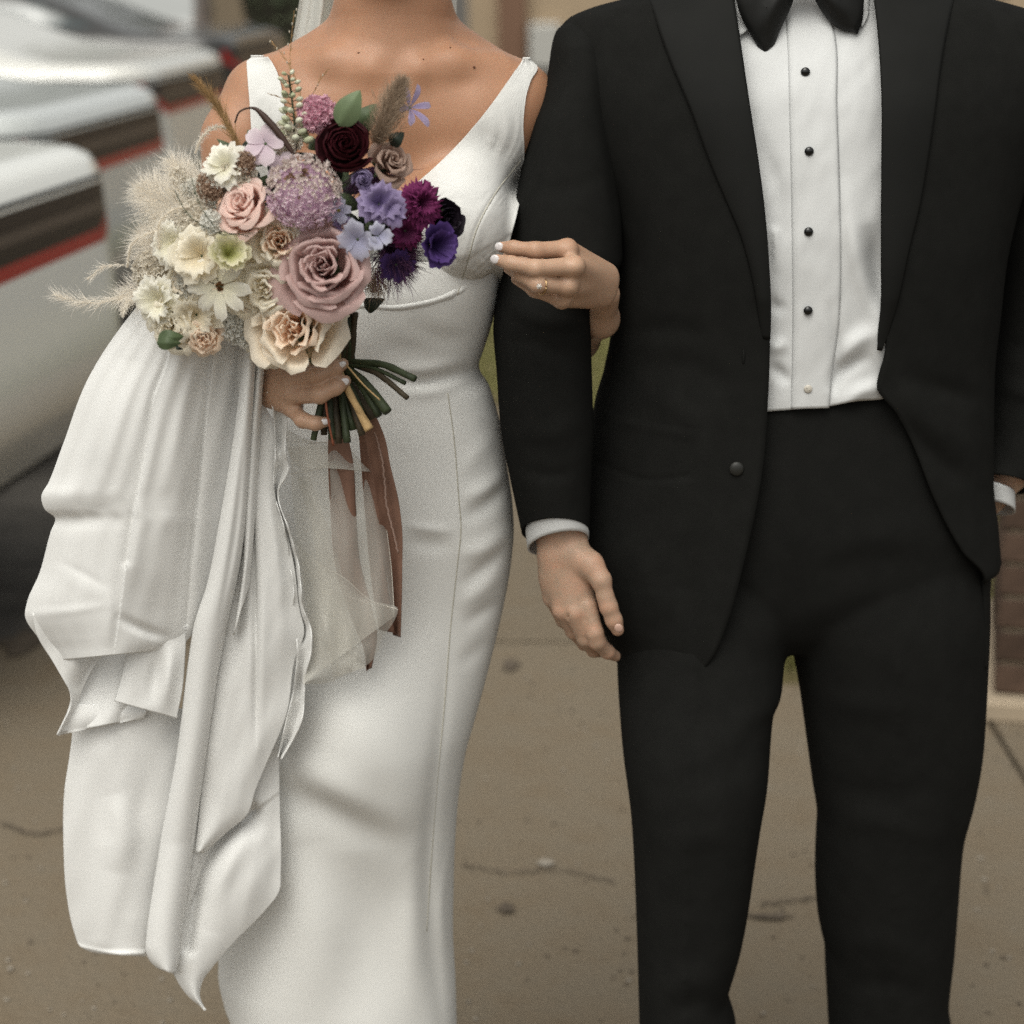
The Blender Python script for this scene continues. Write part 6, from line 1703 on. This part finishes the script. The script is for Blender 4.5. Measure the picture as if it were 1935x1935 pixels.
def cut(V, Q, kind, deck, roof):
    """clean cuts along the edges of lamps, glass and bumper"""
    bm = bmesh.new()
    vs = [bm.verts.new(v) for v in V]
    for q in Q:
        bm.faces.new([vs[k] for k in q])
    pl = [((0, 0, 0.40 if kind == 'sedan' else 0.50), (0, 0, 1), 5), ((0, 0, deck + 0.04), (0, 0, 1), 5), ((0, 0, roof - 0.12), (0, 0, 1), 5)]
    if kind == 'sedan':
        s_ = 0.0
        for z_ in (LZ, LZ + 0.034, LZ + 0.075, LZ + 0.100, LZ + 0.145, LZ + 0.152, LZ + 0.165):
            pl += [((0, 0, z_), (0, s_, -1), 0.6), ((0, 0, z_), (0, -s_, -1), 0.6)]
        for z_ in (LZ, LZ + 0.045):
            pl += [((0, 0.60, z_), (0, 0.40, -1), 0.6), ((0, -0.60, z_), (0, -0.40, -1), 0.6)]
        for y_ in (0.755, 0.80, -0.755, -0.80):
            pl += [((0, y_, 0), (0, 1, 0), 0.6)]
        pl += [((0.45, 0, 0), (1, 0, 0), 0.6), ((0.62, 0, 0), (1, 0, 0), 0.8)]
    else:
        z0, z1 = (0.92, 1.06) if kind == 'hatch' else (1.0, 1.25)
        pl += [((0, 0, z0), (0, 0, 1), 0.6), ((0, 0, z1), (0, 0, 1), 0.6), ((0.40, 0, 0), (1, 0, 0), 0.6), ((0, 0.74, 0), (0, 1, 0), 0.6), ((0, -0.74, 0), (0, 1, 0), 0.6)]
    for co, no, xm in pl:
        fs = [f for f in bm.faces if f.calc_center_median().x < xm]
        ge = set(fs)
        for f in fs: ge.update(f.edges); ge.update(f.verts)
        bmesh.ops.bisect_plane(bm, geom=list(ge), dist=1e-5, plane_co=co, plane_no=no)
    bm.verts.index_update()
    V2 = np.array([v.co[:] for v in bm.verts]); F2 = [[v.index for v in f.verts] for f in bm.faces]
    bm.free()
    return V2, F2
def car_shell(kind):
    """local axes: x forward from the tail, y to the left, z up"""
    cb = Body((-0.15, -1.02, 0.12), (4.75, 1.02, 1.85), 0.032)
    X, Y_, Z = np.meshgrid(*[cb.lo[i] + cb.h * np.arange(cb.dim[i]) for i in range(3)], indexing='ij')
    ay = np.abs(Y_)
    def hull(pl, k):
        d = None
        for nx, ny, nz, c in pl:
            L = math.sqrt(nx * nx + ny * ny + nz * nz)
            q = (nx * X + ny * ay + nz * Z - c) / L
            d = q if d is None else smax(d, q, k)
        return d
    suv = kind == 'suv'; hat = kind == 'hatch'
    deck = {'sedan': 1.17, 'hatch': 1.05, 'suv': 1.12}[kind]
    roof = {'sedan': 1.47, 'hatch': 1.50, 'suv': 1.68}[kind]
    low = hull([(-1, 0, 0.14, 0.176), (-1, 0, -0.8, -0.42), (-0.75, 0.66, 0, 0.50), (0, 1, 0.10, 0.98), (0, 0, 1, deck), (0.18, 0, 1, deck + 0.62), (1, 0, 0, 4.6), (0.75, 0.66, 0, 3.98), (0, 0, -1, -0.30), (-0.6, 0, -1, -0.36), (0, 0.6, -1, 0.22)], 0.09 if kind == 'sedan' else 0.16)
    rear = {'sedan': (-0.40, 0, 1.0, 0.94), 'hatch': (-1, 0, 0.55, 0.46), 'suv': (-1, 0, 0.32, 0.32)}[kind]
    cab = hull([rear, (0.62, 0, 1.0, 3.30 if not suv else 3.5), (0, 1, 0.42, 1.27), (0, 0, 1, roof), (0, 0, -1, -0.7), (-1, 0, 0, -0.30)], 0.14)
    d = smin(low, cab, 0.10)
    if hat or suv:                                              # roof spoiler over the rear window
        a = np.stack([X - (0.34 if hat else 0.16), ay, Z - (roof - 0.06)], -1); v = np.array([0.05, 0.60, -0.03]); t = np.clip((a @ v) / (v @ v), 0, 1)
        d = smin(d, np.linalg.norm(a - t[..., None] * v, axis=-1) - 0.05, 0.06)
    for wx in (0.85, 3.65):                                     # wheel arches
        q = np.sqrt((X - wx) ** 2 + (Z - 0.33) ** 2) - 0.37
        d = smax(d, -smax(q, 0.70 - ay, 0.02), 0.03)
    cb.F = d.astype(np.float32)
    V, Q = cb.mesh()
    V, Q = cut(V, Q, kind, deck, roof)
    c = np.array([V[f].mean(0) for f in Q]); x, y, z = c[:, 0], np.abs(c[:, 1]), c[:, 2]
    reg = np.zeros(len(Q), int)
    nz = np.array([np.cross(V[f[1]] - V[f[0]], V[f[2]] - V[f[0]]) for f in Q]); nz /= np.linalg.norm(nz, axis=1)[:, None] + 1e-12
    belt = deck + 0.04
    glass = (x > 0.62 - 0.5 * (kind != 'sedan')) & (z > belt) & (z < roof - 0.12) & (nz[:, 2] < 0.85)
    pillar = ((x > 2.15) & (x < 2.25)) | ((y > 0.60) & (x < 0.75 + 0.5 * (kind == 'sedan')) & (nz[:, 0] < -0.2))
    reg[glass & ~pillar & (nz[:, 0] < -0.35)] = 1
    reg[glass & ~pillar & (nz[:, 0] >= -0.35)] = 2
    if kind == 'sedan':
        zt = LZ + 0.145 + 0 * y
        zl = np.maximum(LZ + 0 * y, LZ + 0.40 * (y - 0.60))
        lamp = (x < 0.45) & (y < 0.80) & (z > zl) & (z < zt) & (nz[:, 2] < 0.75)
        rim = lamp & ((y > 0.755) | (z < np.maximum(LZ + 0.034 + 0 * y, LZ + 0.045 + 0.40 * (y - 0.60))))
        bar = lamp & ~rim & (z > LZ + 0.075) & (z < LZ + 0.100)
        reg[lamp] = 4; reg[rim] = 3; reg[bar] = 6
        reg[(x < 0.45) & (z > LZ + 0.152) & (z < LZ + 0.165)] = 5
    else:
        z0, z1 = (0.92, 1.16) if hat else (1.0, 1.35)
        reg[(x < 0.60) & (y > 0.74) & (x < 0.40) & (z > z0) & (z < z1 - 0.10) & (nz[:, 2] < 0.8)] = 3
    reg[z < (0.40 if kind == 'sedan' else 0.50)] = 5
    return V, Q, reg
def sub(V, Q, m):
    fs = [Q[k] for k in np.nonzero(m)[0]]
    u = sorted({a for f in fs for a in f}); ix = {a: i for i, a in enumerate(u)}
    return V[u], [[ix[a] for a in f] for f in fs]
SHELLS = {}
def car_proto(kind, paint, name='parked_car'):
    if kind not in SHELLS: SHELLS[kind] = car_shell(kind)
    V, Q, reg = SHELLS[kind]
    root = thing(name, (0, 0, 0), None, 'car', 'cars parked along the pavement', world_coords=False)
    for i, (nm, m) in enumerate((('body', paint), ('rear_window', M_CGL), ('side_window', M_CGL), ('tail_light', M_LAMP), ('tail_light_lens', M_LAMPD), ('bumper', M_TRIM), ('lamp_reflector', M_LAMPG))):
        if nm in ('side_window', 'tail_light', 'tail_light_lens', 'lamp_reflector') or (nm == 'rear_window' and kind != 'sedan'):
            cy = np.array([V[f].mean(0)[1] for f in Q])
            for s_ in (1, -1):
                mk = (reg == i) & (cy * s_ > 0)
                if mk.any(): v, q = sub(V, Q, mk); obj(nm, v, q, m, root)
        elif (reg == i).any():
            v, q = sub(V, Q, reg == i); obj(nm, v, q, m, root)
    for wx in (0.85, 3.65):
        for s_ in (1, -1):
            mb = MB(); t = np.linspace(0, 2 * np.pi, 33)
            mb.tube([(wx + 0.235 * math.cos(a), s_ * 0.80, 0.30 + 0.235 * math.sin(a)) for a in t], 0.095, 10, caps=False)
            w = mb.build('wheel', M_TYRE, root)
            mb = MB()
            for k in range(5):
                a = k * 1.2566
                mb.tube([(wx, s_ * 0.86, 0.30), (wx + 0.2 * math.cos(a), s_ * 0.86, 0.30 + 0.2 * math.sin(a))], 0.025, 6)
            mb.ellipsoid((wx, s_ * 0.86, 0.30), (0.06, 0.03, 0.06)); mb.build('rim', M_RIM, w)
    return root
PAINT = {k: mat(k + ' car paint', c, 0.25, 0.5, coat=0.6) for k, c in (('white', (0.80, 0.80, 0.76)), ('silver', (0.55, 0.57, 0.56)), ('cream', (0.66, 0.65, 0.61)), ('charcoal', (0.03, 0.028, 0.026)), ('brown', (0.10, 0.075, 0.06)))}
def park(root, px, Y, deg, label):
    """put the far rear corner of the car at photo column px, distance Y; heading deg to the left of straight ahead"""
    a = math.radians(deg)
    cx_ = float(W(px, 500, Y)[0]); fw = np.array([-math.sin(a), math.cos(a)]); rt = np.array([math.cos(a), math.sin(a)])
    p = np.array([cx_, Y]) - rt * 0.90
    root.location = (p[0], p[1], -0.03); root.rotation_euler = (0, 0, math.pi / 2 + a)
    root['label'] = label
park(car_proto('sedan', PAINT['white']), 238, 5.75, 83, 'nearest white car with a dark red-rimmed tail lamp beside the train')
park(car_proto('sedan', PAINT['silver']), 335, 8.3, 84, 'pale silver car with a red tail lamp, second from the couple')
park(car_proto('sedan', PAINT['cream']), 445, 11.2, 85, 'cream white car, third in the row, left of her shoulder')
park(car_proto('sedan', PAINT['charcoal']), 540, 14.4, 86, 'dark charcoal car parked far back behind her shoulder')
park(car_proto('hatch', PAINT['brown']), 556, 17.6, 86, 'brown car at the far end of the row')
# hedge and trees far behind the cars
M_HEDGE = mat('hedge leaves', (0.045, 0.058, 0.032), 0.7, 0.2, attr='tip', acol=(0.085, 0.10, 0.055), trans=0.15)
M_BARK = mat('bark', (0.07, 0.052, 0.04), 0.9, 0.1, var=0.3, vscale=12)
def crown(c, R, n, name, parent, sd):
    q = np.random.default_rng(sd)
    cl = q.normal(0, .5, (26, 3)); cl /= np.maximum(1, np.linalg.norm(cl, axis=1))[:, None]
    P = cl[q.integers(0, 26, n)] * R + q.normal(0, .22, (n, 3)) * np.array(R) + np.array(c)
    t1 = q.normal(0, 1, (n, 3)); t1 /= np.linalg.norm(t1, axis=1)[:, None]
    t2 = np.cross(t1, q.normal(0, 1, (n, 3))); t2 /= np.linalg.norm(t2, axis=1)[:, None]
    s_ = q.uniform(.04, .09, (n, 1))
    V = np.stack([P - t1 * s_, P + t2 * s_ * .6, P + t1 * s_, P - t2 * s_ * .6], 1).reshape(-1, 3)
    return obj(name, V, np.arange(4 * n).reshape(-1, 4), M_HEDGE, parent, False, {'tip': np.repeat(q.uniform(0, 1, n), 4)})
for k, (tx_, ty_, hgt, lab) in enumerate(((-6.2, 29, 5.0, 'leafy tree far behind the white cars, furthest to one side'), (-3.4, 32, 6.0, 'taller leafy tree behind the dark parked car'), (-9.5, 33, 6.5, 'tall leafy tree beyond the row of cars'))):
    tr = thing('tree', (tx_, ty_, 0), lab, 'tree', 'trees behind the parked cars', world_coords=False)
    mb = MB(); mb.tube(curve([(0, 0, -0.05), (0.06, 0.02, 1.0), (0.02, 0.05, 2.2), (0.1, 0, hgt * .7)], 12), np.linspace(.2, .06, 12), 8)
    for b in range(5):
        a = b * 1.3; mb.tube(curve([(0.04, 0.03, 1.4 + .3 * b), (0.5 * math.cos(a), .5 * math.sin(a), 2.0 + .35 * b), (1.1 * math.cos(a), 1.1 * math.sin(a), 2.6 + .4 * b)], 6), np.linspace(.07, .02, 6), 6)
    mb.build('trunk', M_BARK, tr)
    cr = crown((0, 0, hgt * .58), (1.9, 1.9, hgt * .42), 5200, 'crown', tr, 400 + k)
hd = thing('hedge', (-6.5, 24.5, 0), 'dark clipped hedge behind the row of parked cars', 'hedge', world_coords=False)
q = np.random.default_rng(500); nH = 9000
P = np.stack([q.uniform(-4.5, 5.4, nH), q.uniform(-.5, .5, nH), q.uniform(0.05, 1.75, nH)], 1)
t1 = q.normal(0, 1, (nH, 3)); t1 /= np.linalg.norm(t1, axis=1)[:, None]; t2 = np.cross(t1, q.normal(0, 1, (nH, 3))); t2 /= np.linalg.norm(t2, axis=1)[:, None]
s_ = q.uniform(.04, .08, (nH, 1))
V = np.stack([P - t1 * s_, P + t2 * s_ * .6, P + t1 * s_, P - t2 * s_ * .6], 1).reshape(-1, 3)
obj('leaves', V, np.arange(4 * nH).reshape(-1, 4), M_HEDGE, hd, False, {'tip': np.repeat(q.uniform(0, 1, nH), 4)})['kind'] = 'stuff'
mb = MB(); mb.box((-4.4, -.35, 0.0), (5.3, .35, 1.6)); mb.build('hedge_core', mat('hedge shade twigs', (0.03, 0.028, 0.02), 0.9, 0.1), hd, False)
